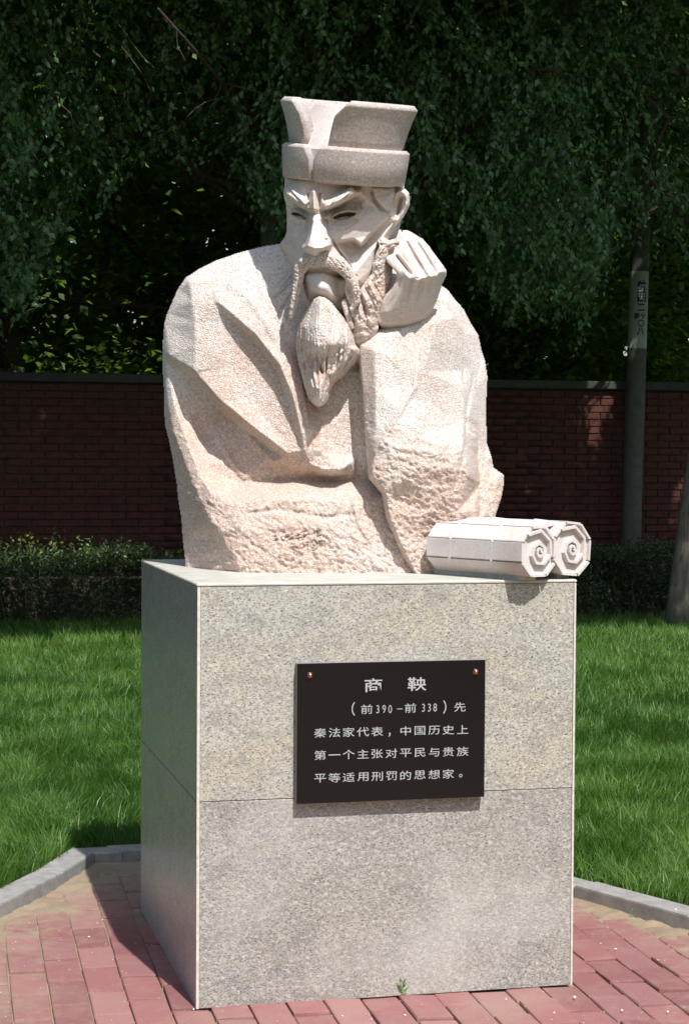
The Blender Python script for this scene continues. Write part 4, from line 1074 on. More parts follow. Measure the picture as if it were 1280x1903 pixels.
# ---- hat: band and flared split crown, real rings about the tilted head axis
HC = P3(641, 300, -0.010)
ca_, sa_ = math.cos(math.radians(-4.2)), math.sin(math.radians(-4.2))
_t = math.radians(11.5)
_up = math.cos(_t)*UU - math.sin(_t)*FF
_to = -(math.cos(_t)*FF + math.sin(_t)*UU)
hx = ca_*RR + sa_*_up; hy = -sa_*RR + ca_*_up; hz = _to      # right, up, towards camera
def hatP(th, r, h, asp=1.0):
    """angle from the camera direction (degrees, + is right), radius px, height px"""
    t = np.radians(th)
    return HC + (np.sin(t)*r*PXM)[..., None]*hx + (np.cos(t)*r*asp*PXM)[..., None]*hz + (h*PXM)[..., None]*hy
def shell(name, prof_out, prof_in, notch, n=150, asp=1.0, mat=None, c=-31):
    """prof: list of (height, radius); notch(height fraction) -> (left, right) half openings in degrees"""
    ho = np.array([p[0] for p in prof_out]); ro = np.array([p[1] for p in prof_out])
    hi = np.array([p[0] for p in prof_in]); ri = np.array([p[1] for p in prof_in])
    m_ = len(ho)
    prof_h = np.concatenate([ho, hi[::-1]]); prof_r = np.concatenate([ro, ri[::-1]])
    fr = (prof_h-ho[0])/(ho[-1]-ho[0]); K_ = len(prof_h)
    V = np.zeros((n, K_, 3)); tt = np.linspace(0, 1, n)
    for k in range(K_):
        l_, r_ = notch(fr[k])
        th = c + r_ + (360-r_-l_)*tt
        V[:, k] = hatP(th, np.full(n, prof_r[k]), np.full(n, prof_h[k]), asp)
    idx = np.arange(n*K_).reshape(n, K_)
    F = []
    for k in range(K_):
        k2 = (k+1) % K_
        F.append(np.stack([idx[:-1, k], idx[1:, k], idx[1:, k2], idx[:-1, k2]], 1))
    caps = [idx[0][::-1], idx[-1]]
    Vv = V.reshape(-1, 3)
    quads = np.vstack(F)
    # caps as quads pairing outer and inner profile
    cq = []
    for e, row in ((0, idx[0]), (1, idx[-1])):
        for k in range(m_-1):
            q = [row[k], row[k+1], row[K_-2-k], row[K_-1-k]]
            cq.append(q if e == 0 else q[::-1])
    me = mesh_np(name, Vv, np.vstack([quads, np.array(cq)]))
    return me
def interp(x, xs, ys): return float(np.interp(x, xs, ys))
me = shell('hat_band', [(-37,110),(-34,113.5),(0,117),(20,118.5),(22,118.5),(27,112)], [(-37,60),(-34,60),(0,60),(20,60),(22,60),(27,100)],
           lambda f: (interp(f, [0, .62, .66, 1], [1.3, 1.5, 2.2, 10]), interp(f, [0, .55, .66, 1], [1.3, 1.5, 2.2, 10])), asp=1.09, c=-31)
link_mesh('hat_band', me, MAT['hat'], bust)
me = shell('hat_crown', [(20,104),(40,108),(60,113),(80,119),(98,126),(101,127),(109,120)], [(20,78),(40,82),(60,87),(80,93),(98,99),(101,101),(109,104)],
           lambda f: (interp(f, [0, .35, .62, .8, 1], [13, 14, 15, 20, 26]), interp(f, [0, .2, .62, .72, 1], [12, 14, 18, 20, 33])), asp=1.09, c=-31)
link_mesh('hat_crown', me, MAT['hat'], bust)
# closed inner cap seen through the split
bm = bmesh.new()
rings = []
for h_, r_ in ((-40, 96), (20, 102), (40, 93), (98, 64), (101, 62)):
    pts = hatP(np.arange(0, 360, 4.0), np.full(90, float(r_)), np.full(90, float(h_)), 1.09)
    rings.append([bm.verts.new(p) for p in pts])
for a, b_ in zip(rings[:-1], rings[1:]):
    for k in range(90): bm.faces.new((a[k], a[(k+1) % 90], b_[(k+1) % 90], b_[k]))
bm.faces.new(rings[0][::-1]); bm.faces.new(rings[-1])
bm_obj('inner_cap', bm, MAT['scroll'], bust)
# ------------------------------------------------------------------ wall, hedge, pole, trees
def at_px(px, py, depth):
    return P3(px, py, depth-D0)
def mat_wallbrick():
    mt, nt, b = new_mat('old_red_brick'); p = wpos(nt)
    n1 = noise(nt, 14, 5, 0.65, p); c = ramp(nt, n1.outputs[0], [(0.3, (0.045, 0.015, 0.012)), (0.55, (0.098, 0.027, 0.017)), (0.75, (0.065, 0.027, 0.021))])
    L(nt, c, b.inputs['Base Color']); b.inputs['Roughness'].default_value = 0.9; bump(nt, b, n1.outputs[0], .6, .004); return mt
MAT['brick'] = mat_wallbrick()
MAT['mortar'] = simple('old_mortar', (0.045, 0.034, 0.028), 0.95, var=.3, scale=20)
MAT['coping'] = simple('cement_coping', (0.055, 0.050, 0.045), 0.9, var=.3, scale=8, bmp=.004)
MAT['concrete'] = simple('concrete_pole', (0.10, 0.092, 0.08), 0.85, var=.25, scale=12, bmp=.002)
MAT['whitewash'] = simple('pale_painted_band', (0.36, 0.39, 0.37), 0.8, var=.15, scale=20)
MAT['ink'] = simple('black_paint', (0.015, 0.015, 0.015), 0.7)
WY = 12.6
wl_ = empty('brick_wall', (3.0, WY, 0)); tag(wl_, 'long red brick wall with a cement coping behind the hedge and pole', 'wall')
x0w, x1w = -14.0, 15.0
topz = 2.20
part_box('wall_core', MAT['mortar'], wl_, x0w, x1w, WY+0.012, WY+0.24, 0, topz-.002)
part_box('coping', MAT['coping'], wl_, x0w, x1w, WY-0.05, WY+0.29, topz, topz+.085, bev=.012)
def brick_proto(s):
    r_ = random.Random(s); bm = bmesh.new(); box(bm, -.118, .118, 0, .06, -.029, .029, bev=0)
    for v in bm.verts: v.co += Vector((r_.uniform(-1, 1), r_.uniform(-1, 1), r_.uniform(-1, 1)))*.003
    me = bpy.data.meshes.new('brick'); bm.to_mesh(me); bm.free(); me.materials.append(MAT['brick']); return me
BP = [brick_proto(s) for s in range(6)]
rb = random.Random(4); picks = []; rest = []
for r_ in range(31):
    z = 0.035+r_*0.0705
    for c_ in range(int((x1w-x0w)/.25)):
        x = x0w+.125+c_*.25+(.125 if r_ % 2 else 0)
        px_, py_ = project((x, WY, z))
        d_ = rb.uniform(-.004, .004)
        pr = 0 if (1020 < px_ < 1300 and 700 < py_ < 1010) else 1 if (-20 < px_ < 330 and 700 < py_ < 1010) else 2 if (880 < px_ <= 1020 and 700 < py_ < 1010) else 3
        picks.append((pr, rb.random(), x, d_, z))
picks.sort()
for k, (pr, _, x, d_, z) in enumerate(picks):
    if k < 300 and pr < 3:
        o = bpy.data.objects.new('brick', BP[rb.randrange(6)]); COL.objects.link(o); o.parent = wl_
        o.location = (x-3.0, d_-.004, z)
    else: rest.append((x, d_-.004, z))
V_ = []; tmpl = np.array([(-.118, 0, -.029), (.118, 0, -.029), (.118, .04, -.029), (-.118, .04, -.029), (-.118, 0, .029), (.118, 0, .029), (.118, .04, .029), (-.118, .04, .029)])
R_ = np.array(rest); R_[:, 1] += WY
VV = (R_[:, None, :]+tmpl[None]+np.random.default_rng(3).normal(0, .0015, (len(R_), 8, 3))).reshape(-1, 3)
fq = np.array([(0, 1, 5, 4), (1, 2, 6, 5), (3, 0, 4, 7), (4, 5, 6, 7), (0, 3, 2, 1)])
FFq = (np.arange(len(R_))[:, None, None]*8+fq[None]).reshape(-1, 4)
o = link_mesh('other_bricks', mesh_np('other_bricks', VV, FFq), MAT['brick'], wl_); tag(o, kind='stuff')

# utility pole
pb = on_y(1168, 1060, 12.34); pb[2] = 0
pole = empty('utility_pole', pb); tag(pole, 'round concrete utility pole with black painted characters in front of the brick wall', 'pole')
pt_ = on_y(1188, 480, 12.34)
dirp = (pt_-np.array([pb[0], pb[1], 0.15])); 
def pole_at(z): 
    t = (z-0.15)/(pt_[2]-0.15); return np.array([pb[0]+(pt_[0]-pb[0])*t, pb[1]+(pt_[1]-pb[1])*t, z])
bm = bmesh.new(); zs = np.linspace(-.1, 7.5, 14); tube(bm, [pole_at(z) for z in zs], [.106-.0045*z for z in zs], 24)
bm_obj('shaft', bm, MAT['concrete'], pole, smooth=True)
zt, zb = pole_at(0)[2], 0
z_of = lambda py: float(on_y(1180, py, 12.34)[2])
za, zc = z_of(648), z_of(505)
bm = bmesh.new(); zs = np.linspace(za, zc, 5); tube(bm, [pole_at(z) for z in zs], [.1075-.0045*z for z in zs], 24, cap=False)
bm_obj('painted_band', bm, MAT['whitewash'], pole, smooth=True)
fh = FF.copy(); fh[2] = 0; fh /= np.linalg.norm(fh); rh = RR.copy(); rh[2] = 0; rh /= np.linalg.norm(rh)
def pole_text(ch, py, xo, sz, off=.03):
    g = glyph(ch, None, 1, off=off)
    co, fs, mid, ext, ob, cu, m_ = g
    z0 = z_of(py); c0 = pole_at(z0); rr_ = .1085-.0045*z0
    bm = bmesh.new(); vs = []
    for q_ in co:
        vs.append(bm.verts.new((q_[0], q_[1], 0)))
    for f in fs:
        try: bm.faces.new([vs[i] for i in f])
        except ValueError: pass
    bmesh.ops.subdivide_edges(bm, edges=[e for e in bm.edges if e.calc_length() > .15], cuts=5, use_grid_fill=True)
    for v in bm.verts:
        a = (xo+(v.co.x-mid[0])*sz)/rr_; zz_ = z0+(v.co.y-mid[1])*sz
        v.co = Vector(c0*np.array([1, 1, 0])+np.array([0, 0, zz_])+rh*math.sin(a)*rr_-fh*math.cos(a)*rr_)
    bpy.data.objects.remove(ob); bpy.data.curves.remove(cu); bpy.data.meshes.remove(m_)
    bm_obj('character', bm, MAT['ink'], pole)
for ch, py, xo, sz in (('航', 533, .02, .11), ('西', 553, .02, .11), ('二', 572, .02, .09), ('南', 588, -.025, .06), ('分', 588, .04, .06), ('〇', 602, .02, .075), ('八', 617, .02, .085)):
    pole_text(ch, py, xo, sz)

# leaves
MAT['leaf_elm'] = leaf_mat('elm_leaves', [(0.055, 0.12, 0.048), (0.09, 0.175, 0.072), (0.13, 0.22, 0.095), (0.18, 0.25, 0.08)], 0.42, 0.22, (0.14, 0.30, 0.02), 0.5)
MAT['leaf_broad'] = leaf_mat('broad_leaves', [(0.030, 0.06, 0.018), (0.05, 0.095, 0.025), (0.085, 0.14, 0.035)], 0.5, 0.40, (0.30, 0.50, 0.05), 0.4)
MAT['leaf_hedge'] = leaf_mat('hedge_leaves', [(0.035, 0.055, 0.028), (0.055, 0.085, 0.04), (0.10, 0.16, 0.04), (0.16, 0.24, 0.05)], 0.45, 0.2, (0.14, 0.28, 0.02), 0.5)
def bark(name, col):
    mt, nt, b = new_mat(name); p = wpos(nt)
    mp = N(nt, 'ShaderNodeMapping'); L(nt, p, mp.inputs['Vector']); mp.inputs['Scale'].default_value = (1, 1, .25)
    n_ = noise(nt, 26, 6, .7, mp.outputs[0], .6); L(nt, ramp(nt, n_.outputs[0], [(.35, tuple(v*.4 for v in col)), (.6, col)]), b.inputs['Base Color'])
    b.inputs['Roughness'].default_value = .95; bump(nt, b, n_.outputs[0], 1, .02); return mt
MAT['bark'] = bark('grey_bark', (0.22, 0.19, 0.155)); MAT['bark2'] = bark('brown_bark', (0.09, 0.065, 0.045))
# openings in the canopy through which the sun reaches a few places: (column, row, distance, radius)
GAPS = [(on_y(q[0], q[1], q[2]), q[3]) for q in ((130, 620, 14.2, .45), (95, 570, 14.4, .22), (225, 545, 14.2, .30), (190, 660, 14.2, .40), (290, 660, 14.2, .30), (240, 590, 14.6, .2), (110, 480, 14.3, .15), (60, 690, 14.2, .2),
        (1108, 768, 12.6, .10), (1122, 722, 12.6, .07), (1268, 920, 12.6, .09), (1276, 975, 12.6, .07), (1090, 820, 12.6, .03), (75, 790, 12.6, .0), (155, 885, 12.6, .0),
        (1080, 270, 10.4, .03), (65, 1010, 11.6, .35), (160, 1015, 11.6, .35), (10, 1030, 11.6, .30), (240, 1020, 11.6, .25), (1180, 490, 12.25, .02))]
def leaves(C_, Ax, sz, seed, up_bias=0.0, ratio=.52, fold=.18):
    """C_ attachment points, Ax direction of each leaf (n,3), sz length (n)"""
    rg = np.random.default_rng(seed); n = len(C_)
    hit = np.zeros(n, bool)
    for P_, r_ in GAPS:
        v_ = C_-P_; t_ = v_ @ TO_SUN; d_ = np.linalg.norm(v_-t_[:, None]*TO_SUN, axis=1)
        hit |= (t_ > .35) & (d_ < r_*(.6+.8*rg.uniform(0, 1, n))+sz*.5)
    sz = np.where(hit & (rg.uniform(0, 1, n) < .96), sz*.02, sz)
    Ax = Ax/np.linalg.norm(Ax, axis=1, keepdims=True)
    r_ = rg.normal(0, 1, (n, 3)); r_[:, 2] += up_bias
    Nn = r_-Ax*(r_*Ax).sum(1, keepdims=True); Nn /= np.linalg.norm(Nn, axis=1, keepdims=True)+1e-9
    S_ = np.cross(Ax, Nn); s = sz[:, None]
    a = C_; e = C_+Ax*s; w = ratio*s/2
    l_ = C_+Ax*s*.42+S_*w+Nn*s*fold*.5; r2 = C_+Ax*s*.42-S_*w+Nn*s*fold*.5
    V_ = np.stack([a, l_, e, r2], 1).reshape(-1, 3); k = np.arange(n)*4
    F_ = np.stack([np.stack([k, k+1, k+2], 1), np.stack([k, k+2, k+3], 1)], 1).reshape(-1, 3)
    return V_, F_
def crown_mesh(sets):
    Vs, Fs, Ts, off = [], [], [], 0
    for V_, F_, t in sets:
        Vs.append(V_); Fs.append(F_+off); Ts.append(np.repeat(t, 2)); off += len(V_)
    me = mesh_np('crown', np.vstack(Vs), np.vstack(Fs)); add_tint(me, np.concatenate(Ts)); return me
PROF = np.array([(-400, 640), (-60, 600), (20, 590), (70, 560), (110, 470), (150, 400), (230, 360), (300, 330), (400, 300), (470, 400), (520, 440), (700, 420), (800, 430), (850, 440), (880, 500), (920, 560), (960, 590), (1010, 570), (1060, 600), (1110, 590), (1135, 470), (1180, 440), (1220, 470), (1260, 440), (1300, 520), (1700, 560)], float)
def twigs(nt_, xa, xb, ya, yb, za, zb, seed, per=18, leaf=.05, check=True, droop=1.0, slant=True):
    """hanging twigs with leaves set alternately; returns leaf data and twig polylines"""
    rg = np.random.default_rng(seed)
    S0 = np.stack([rg.uniform(xa, xb, nt_), rg.uniform(ya, yb, nt_), rg.uniform(za, zb, nt_)], 1)
    # lumpy density
    d1 = np.sin(S0[:, 0]*2.1+S0[:, 2]*1.3+seed)+np.sin(S0[:, 2]*3.1-S0[:, 0]*1.7)+np.sin(S0[:, 1]*2.3+S0[:, 0])*.7
    S0 = S0[rg.uniform(-1.6, 1.6, nt_) < d1+.9]; n = len(S0)
    ln = rg.uniform(.25, .65, n); az = rg.uniform(0, 6.283, n)
    dr = np.stack([np.cos(az)*.7, np.sin(az)*.7, rg.uniform(-1.1, -.1, n)*droop], 1); dr /= np.linalg.norm(dr, axis=1, keepdims=True)
    if slant:                                                # the sunny side of the crowns slopes with the sun
        ok = S0[:, 1]+.66*S0[:, 2] > 11.2
        S0, ln, dr = S0[ok], ln[ok], dr[ok]; n = len(S0)
    t = np.linspace(.1, 1, per)
    Pp = S0[:, None]+dr[:, None]*(ln[:, None]*t)[..., None]+np.array([0, 0, -1.])*(ln[:, None]*.35*t**2*droop)[..., None]
    Pp = Pp+rg.normal(0, .012, Pp.shape)
    if check:
        q_ = S0+dr*ln[:, None]*.9+np.array([0, 0, -.3])*ln[:, None]-CAM_LOC; z_ = q_ @ FF
        px = 640+FPX*(q_ @ RR)/z_; py = 951.5-FPX*(q_ @ UU)/z_
        lim = np.interp(px, PROF[:, 0], PROF[:, 1])+rg.normal(0, 22, n)
        ok = (py < lim); Pp, dr, ln, S0 = Pp[ok], dr[ok], ln[ok], S0[ok]; n = len(S0)
    side = np.cross(dr, np.array([0, 0, 1.])); side /= np.linalg.norm(side, axis=1, keepdims=True)+1e-9
    sg = np.where(np.arange(per) % 2 == 0, 1., -1.)
    Ax = dr[:, None]*.55+side[:, None]*sg[None, :, None]*.6+rg.normal(0, .3, Pp.shape)+np.array([0, 0, -.75])
    Cc = Pp.reshape(-1, 3); Ax = Ax.reshape(-1, 3)
    sz = leaf*rg.uniform(.6, 1.25, len(Cc))
    tint = np.clip(rg.uniform(0, .75, len(Cc))+np.repeat(rg.uniform(-.2, .2, n), per), 0, .85); tint = np.where(rg.uniform(0, 1, len(Cc)) > .992, 1, tint)
    return Cc, Ax, sz, tint, Pp[:, ::max(1, per//4)]
def limbs(bm, base, top, r0, r1, wob, rgn, n=9, seg=10):
    base = np.array(base, float); top = np.array(top, float)
    pts = [base+(top-base)*t+np.array([rgn.uniform(-wob, wob), rgn.uniform(-wob, wob), 0])*math.sin(math.pi*t) for t in np.linspace(0, 1, n)]
    tube(bm, pts, [r0+(r1-r0)*t for t in np.linspace(0, 1, n)], seg)
    return pts
def tree(name, label, base, fork, r0, boxx, mat_l, seed, trunk_pts=None, near=True, leaf=.06, n_near=1500, n_top=26000, n_fill=5000, fill_leaf=.09, group=None, barkm='bark', yr=(9.0, 12.4), zr=(2.2, 5.6), topr=((5.4, 8.8), (4.6, 14.5))):
    root = empty(name, (base[0], base[1], 0)); tag(root, label, 'tree', group)
    rgn = random.Random(seed); rg = np.random.default_rng(seed)
    bm = bmesh.new()
    if trunk_pts is None: trunk_pts = [base, fork]
    k = len(trunk_pts)
    tube(bm, trunk_pts, [r0*(1.18 if i == 0 else 1-.35*i/(k-1)) for i in range(k)], 16)
    tp = np.array(trunk_pts[-1], float)
    bm_obj('trunk', bm, MAT[barkm], root, smooth=True); bm = bmesh.new()
    xa, xb = boxx
    for i in range(9):
        e = np.array([rgn.uniform(xa, xb), rgn.uniform(yr[0], yr[1]+.8), rgn.uniform(4.2, 7.6)])
        pts = limbs(bm, tp-np.array([0, 0, rgn.uniform(0, .5)]), e, r0*.36, r0*.08, .35, rgn, 7, 8)
        for j in range(3):
            s_ = pts[rgn.randrange(2, 7)]
            limbs(bm, s_, s_+np.array([rgn.uniform(-1.1, 1.1), rgn.uniform(-1.1, .9), rgn.uniform(-.8, .6)]), r0*.09, r0*.03, .15, rgn, 6, 6)
    tag(bm_obj('branches', bm, MAT['bark2'], root, smooth=True), kind='stuff')
    sets = []; tw = bmesh.new()
    if near:
        Cc, Ax, sz, tint, TP = twigs(n_near, xa, xb, yr[0], yr[1], zr[0], zr[1], seed, 18, leaf)
        V_, F_ = leaves(Cc, Ax, sz, seed+1, ratio=.58); sets.append((V_, F_, tint))
        for pl_ in TP[::3]: tube(tw, [Vector(q_) for q_ in pl_], [.0035]*(len(pl_)-1)+[.0015], 3, cap=False)
    if n_fill:                                                    # deeper, larger leaves inside the crown
        C2 = np.stack([rg.uniform(xa, xb, n_fill), rg.uniform(yr[0]+1.2, yr[1]+2.2, n_fill), rg.uniform(zr[0]+.6, zr[1]+.4, n_fill)], 1)
        q_ = C2-CAM_LOC; z_ = q_ @ FF; px = 640+FPX*(q_ @ RR)/z_; py = 951.5-FPX*(q_ @ UU)/z_
        C2 = C2[py < np.interp(px, PROF[:, 0], PROF[:, 1])-20+rg.normal(0, 30, n_fill)]
        A2 = rg.normal(0, 1, C2.shape)*[1, 1, .5]+[0, 0, -.4]
        V_, F_ = leaves(C2, A2, fill_leaf*rg.uniform(.6, 1.3, len(C2)), seed+2, up_bias=1.2, ratio=.7); sets.append((V_, F_, rg.uniform(0, .25, len(C2))))  # inner leaves take only dark tints, crown shade put into their colour
    if n_top:
        (z0, z1), (y0, y1) = topr
        C3 = np.stack([rg.uniform(xa-.3, xb+.3, n_top), rg.uniform(y0, y1, n_top), rg.uniform(z0, z1, n_top)], 1)
        C3 = C3[(C3[:, 1]+.66*C3[:, 2] > 10.1+np.abs(rg.normal(0, .9, n_top)))]
        # no leaves low in front of the picture's sky line
        A3 = rg.normal(0, 1, C3.shape)*[1, 1, .4]
        V_, F_ = leaves(C3, A3, .17*rg.uniform(.6, 1.3, len(C3)), seed+3, up_bias=2.0, ratio=.75); sets.append((V_, F_, rg.uniform(0, .7, len(C3))))
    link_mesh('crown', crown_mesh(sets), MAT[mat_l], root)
    if near and len(tw.verts): tag(bm_obj('twigs', tw, MAT['bark2'], root), kind='stuff')
    else: tw.free()
    return root
# leaning elm at the right edge of the lawn
tb = np.array([5.84, 10.05, 0])
tops = [at_px(1255, 1180, 16.7), at_px(1262, 1090, 16.7), at_px(1276, 980, 16.7), at_px(1292, 860, 16.75), at_px(1312, 700, 16.8), at_px(1335, 560, 16.9), at_px(1350, 420, 17.0)]
tops[0][2] = -.05
tree('elm_tree', 'elm with a pale leaning trunk rising from the lawn at the right edge', tb, None, .10, (4.4, 8.6), 'leaf_elm', 31, trunk_pts=tops, n_near=2600)
tree('elm_tree', 'elm whose small leaved drooping boughs hang just right of the tall hat', (4.0, 11.9, 0), (3.9, 11.6, 4.2), .12, (1.9, 5.2), 'leaf_elm', 32, n_near=3000)
tree('elm_tree', 'elm with boughs hanging over the bust from above its hat to the left', (2.75, 11.8, 0), (2.5, 11.5, 4.0), .11, (-.4, 2.6), 'leaf_elm', 33, n_near=2000)
tree('elm_tree', 'elm with low round leaved boughs filling the left edge', (-1.9, 11.6, 0), (-1.6, 11.3, 3.6), .13, (-3.6, .35), 'leaf_elm', 34, n_near=2400)
tree('elm_tree', 'elm standing further along the hedge, outside the left of the picture', (-5.6, 11.6, 0), (-5.4, 11.3, 3.6), .13, (-7.4, -3.2), 'leaf_elm', 35, n_near=700, n_fill=5000)
# broad leaved trees beyond the wall
def back_tree(bx, by, seed, label, n, zlo=1.9, zhi=9.3, wx=2.4, lf=.11, ntop=5000):
    root = empty('broadleaf_tree', (bx, by, 0)); tag(root, label, 'tree', 'broad leaved trees beyond the wall')
    rgn = random.Random(seed); rg = np.random.default_rng(seed); bm = bmesh.new()
    tube(bm, [(bx, by, -.1), (bx+.1, by, 1.6), (bx-.05, by+.1, 3.4)], [.17, .14, .11], 12)
    for i in range(10):
        limbs(bm, (bx, by, rgn.uniform(2, 3.4)), (bx+rgn.uniform(-wx, wx), by+rgn.uniform(-1.4, 1.4), rgn.uniform(2.6, 6.4)), .06, .012, .3, rgn, 7, 6)
    bm_obj('trunk', bm, MAT['bark2'], root, smooth=True)
    nc = max(20, n//55); cen = np.stack([rg.uniform(bx-wx, bx+wx, nc), rg.uniform(by-1.7, by+1.7, nc), rg.uniform(zlo, zhi, nc)], 1)
    C_ = (cen[:, None]+rg.normal(0, 1, (nc, 55, 3))*[.32, .32, .17]).reshape(-1, 3); C_ = C_[C_[:, 2] > 1.2]
    A_ = rg.normal(0, 1, C_.shape)*[1, 1, .35]+[0, 0, -.35]
    V_, F_ = leaves(C_, A_, lf*rg.uniform(.55, 1.3, len(C_)), seed+1, up_bias=1.8, ratio=.72)
    link_mesh('crown', crown_mesh([(V_, F_, rg.uniform(0, 1, len(C_)))]), MAT['leaf_broad'], root)
labs = ['broad leaved tree beyond the wall, outside the picture on the left', 'broad leaved tree showing sunlit yellow green leaves over the wall at the left', 'broad leaved tree beyond the wall behind the left shoulder of the bust', 'broad leaved tree beyond the wall hidden behind the bust',
        'broad leaved tree in deep shade beyond the wall right of the bust', 'broad leaved tree beyond the wall behind the utility pole', 'broad leaved tree beyond the wall at the right edge']
for k, (bx, by) in enumerate(((-5.5, 15.2), (.45, 15.0), (2.6, 15.8), (5.0, 15.1), (6.6, 16.2), (8.9, 15.2), (12.0, 15.5))):
    back_tree(bx, by, 60+k, labs[k], 24000)
# dense growth far behind that closes the view
rg = np.random.default_rng(77); n = 60000
C_ = np.stack([rg.uniform(-16, 17, n), rg.uniform(18.5, 21.5, n), rg.uniform(.3, 8.5, n)], 1); A_ = rg.normal(0, 1, C_.shape)*[1, 1, .5]
V_, F_ = leaves(C_, A_, .36*rg.uniform(.6, 1.3, n), 78, up_bias=1.0, ratio=.8)
o = link_mesh('far_thicket', crown_mesh([(V_, F_, rg.uniform(0, .6, n))]), MAT['leaf_broad']); tag(o, 'dense dark growth closing the view beyond the wall', kind='stuff')
# unseen tree belt added behind and beside the camera to block low skylight
n = 50000; a = rg.uniform(math.radians(165), math.radians(375), n); r_ = rg.uniform(19, 25, n)
hmax_ = 6.8+1.3*np.sin(a*9)+1.0*np.sin(a*23)
C_ = np.stack([.5+np.cos(a)*r_, -1+np.sin(a)*r_, rg.uniform(0, 1, n)*hmax_], 1); A_ = rg.normal(0, 1, C_.shape)*[1, 1, .5]
V_, F_ = leaves(C_, A_, .36*rg.uniform(.6, 1.3, n), 79, up_bias=.6, ratio=.8)
o = link_mesh('added_skylight_belt', crown_mesh([(V_, F_, rg.uniform(0, .7, n))]), MAT['leaf_broad']); tag(o, 'added belt of tree leaves around the square, out of view, blocking low skylight', kind='stuff')
# hedge at the foot of the wall
def hedge(label, xa, xb, seed, n, bright):
    root = empty('hedge', ((xa+xb)/2, 11.7, 0)); tag(root, label, 'hedge')
    rg = np.random.default_rng(seed); rgn = random.Random(seed)
    X_ = rg.uniform(xa, xb, n); top = .60+.07*np.sin(X_*2.3+seed)+.05*np.sin(X_*6.1)+rg.normal(0, .035, n)
    u = rg.uniform(0, 1, n); face = rg.uniform(0, 1, n) < .6
    Z_ = np.where(face, rg.uniform(.10, 1, n)**.8*top, top*rg.uniform(.82, 1.03, n))
    Y_ = np.where(face, 11.30+.10*np.sin(X_*4.2+Z_*6)+.07*np.sin(X_*11)+np.abs(rg.normal(0, .10, n)), rg.uniform(11.3, 12.2, n))
    C_ = np.stack([X_, Y_, Z_], 1); A_ = rg.normal(0, 1, C_.shape)+[0, -.3, .25]
    V_, F_ = leaves(C_, A_, .034*rg.uniform(.6, 1.5, n), seed+1, up_bias=.6, ratio=.5)
    sets = [(V_, F_, rg.uniform(0, .45, n))]
    m_ = bright                                               # young bright shoots standing above the clipped top
    X2 = rg.uniform(xa, xb, m_//14); C2 = []
    for x in X2:
        h = rgn.uniform(.02, .2)*(1.0+.5*math.sin(x*3)); y = rgn.uniform(11.3, 11.9)
        for j in range(14): C2.append((x+rgn.gauss(0, .05), y+rgn.gauss(0, .04), .56+h*j/13+rgn.uniform(-.02, .02)))
    if C2:
        C2 = np.array(C2); V_, F_ = leaves(C2, rg.normal(0, 1, C2.shape)+[0, 0, .5], .042*rg.uniform(.6, 1.4, len(C2)), seed+5, up_bias=1, ratio=.55); sets.append((V_, F_, rg.uniform(.6, 1, len(C2))))
    link_mesh('foliage', crown_mesh(sets), MAT['leaf_hedge'], root)
    bm = bmesh.new()
    for i in range(int((xb-xa)*22)):
        x = rgn.uniform(xa, xb); y = rgn.uniform(11.3, 11.8)
        limbs(bm, (x, y, 0), (x+rgn.uniform(-.12, .12), y+rgn.uniform(-.1, .1), rgn.uniform(.3, .6)), .006, .003, .02, rgn, 4, 4)
    tag(bm_obj('stems', bm, MAT['bark2'], root), kind='stuff')
    bm = bmesh.new(); box(bm, xa, xb, 11.62, 12.0, 0, .42); bm_obj('inner_growth', bm, MAT['bark2'], root)
hedge('clipped hedge along the wall left of the plinth, with bright young shoots on top', -6.5, 2.6, 81, 52000, 5200)
hedge('dark clipped hedge along the wall right of the plinth, below the utility pole', 2.8, 9.5, 82, 40000, 900)

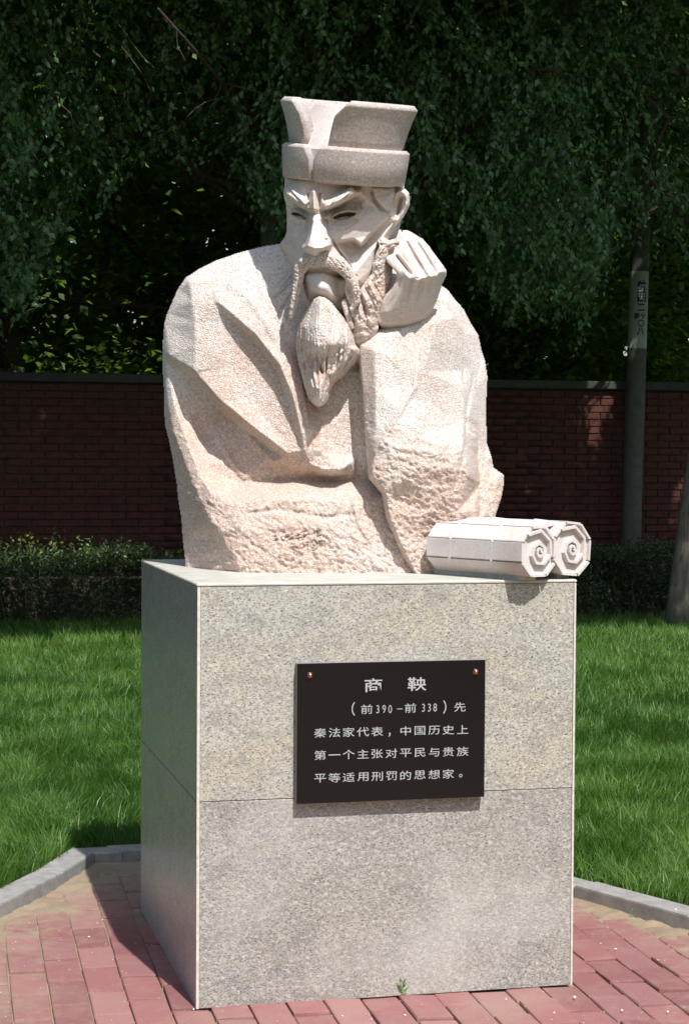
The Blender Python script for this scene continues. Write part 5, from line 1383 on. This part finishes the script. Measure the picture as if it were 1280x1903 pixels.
# ------------------------------------------------------------------ small things
MAT['sprout'] = simple('fresh_green', (0.13, 0.30, 0.05), 0.5, var=.3, scale=60)
MAT['chip'] = simple('white_chip', (0.75, 0.73, 0.68), 0.7)
def sprout(px, py, h, n, label, seed, spread=.6, z=0.0, ratio=.4):
    ray = at_px(px, py, 5.0)-CAM_LOC; t = (z-CAM_LOC[2])/ray[2]; g = CAM_LOC+ray*t
    g[1] = min(g[1], -.006) if 0 < g[0] < PW and -.05 < g[1] < .3 else g[1]
    rg = np.random.default_rng(seed); root = empty('weed', g); tag(root, label, 'weed')
    bm = bmesh.new(); tube(bm, [g, g+np.array([0, 0, h*.8])], [.0012, .0007], 5); bm_obj('stem', bm, MAT['sprout'], root)
    C_ = g+np.stack([np.zeros(n), np.zeros(n), np.linspace(.15, .85, n)*h], 1); a = rg.uniform(0, 6.28, n)
    A_ = np.stack([np.cos(a)*spread, np.sin(a)*spread, rg.uniform(.2, 1, n)], 1)
    V_, F_ = leaves(C_, A_, h*.45*rg.uniform(.7, 1.2, n), seed, ratio=ratio)
    link_mesh('leaves', mesh_np('leaves', V_, F_), MAT['sprout'], root)
sprout(748, 1852, .052, 14, 'tallest feathery weed sprouting in the joint at the foot of the plinth front', 1, ratio=.2)
sprout(782, 1850, .016, 4, 'tiny two leaved weed beside the feathery weed at the plinth foot', 2, 1.2)
sprout(612, 1886, .022, 4, 'tiny weed in the gap between pavers in front of the plinth', 3)
sprout(1172, 1704, .024, 3, 'small upright sprout growing from the sand by the right kerb', 4, .3)
bm = bmesh.new(); r_ = random.Random(9)
def chip(x, y, s, z=.002):
    m_ = Matrix.Translation((x, y, z+s*.25)) @ Matrix.Rotation(r_.uniform(0, 3.1), 4, 'Z') @ Matrix.Diagonal((s, s*r_.uniform(.4, .8), s*.5, 1))
    bmesh.ops.create_icosphere(bm, subdivisions=1, radius=.6, matrix=m_)
def on_g(px, py, z=0.0):
    ray = FF + ((px-640.0)/FPX)*RR - ((py-951.5)/FPX)*UU
    return CAM_LOC+ray*((z-CAM_LOC[2])/ray[2])
for px, py, s in ((360, 1878, .008), (166, 1743, .008), (181, 1717, .005), (197, 1756, .004), (55, 1716, .004), (1143, 1766, .009), (1115, 1755, .006), (1222, 1786, .006), (1255, 1693, .012), (1029, 1884, .007), (1155, 1880, .008), (1067, 1856, .012), (940, 1859, .006), (752, 1889, .008), (1082, 1780, .004), (1240, 1883, .010), (210, 1785, .004), (636, 1890, .006), (690, 1896, .005)):
    g = on_g(px, py, .05 if (px, py) == (1255, 1693) else 0); chip(g[0], g[1], s, .052 if (px, py) == (1255, 1693) else .002)
for _ in range(240):
    px, py = r_.uniform(0, 1280), r_.uniform(1640, 1903)
    g = on_g(px, py)
    if point_in(g[0], g[1], KI) and not (-.01 < g[0] < PW+.01 and -.01 < g[1] < PD): chip(g[0], g[1], r_.uniform(.0015, .004))
o = bm_obj('stone_chips', bm, MAT['chip']); tag(o, 'small pale stone chips scattered on the red pavers', kind='stuff')
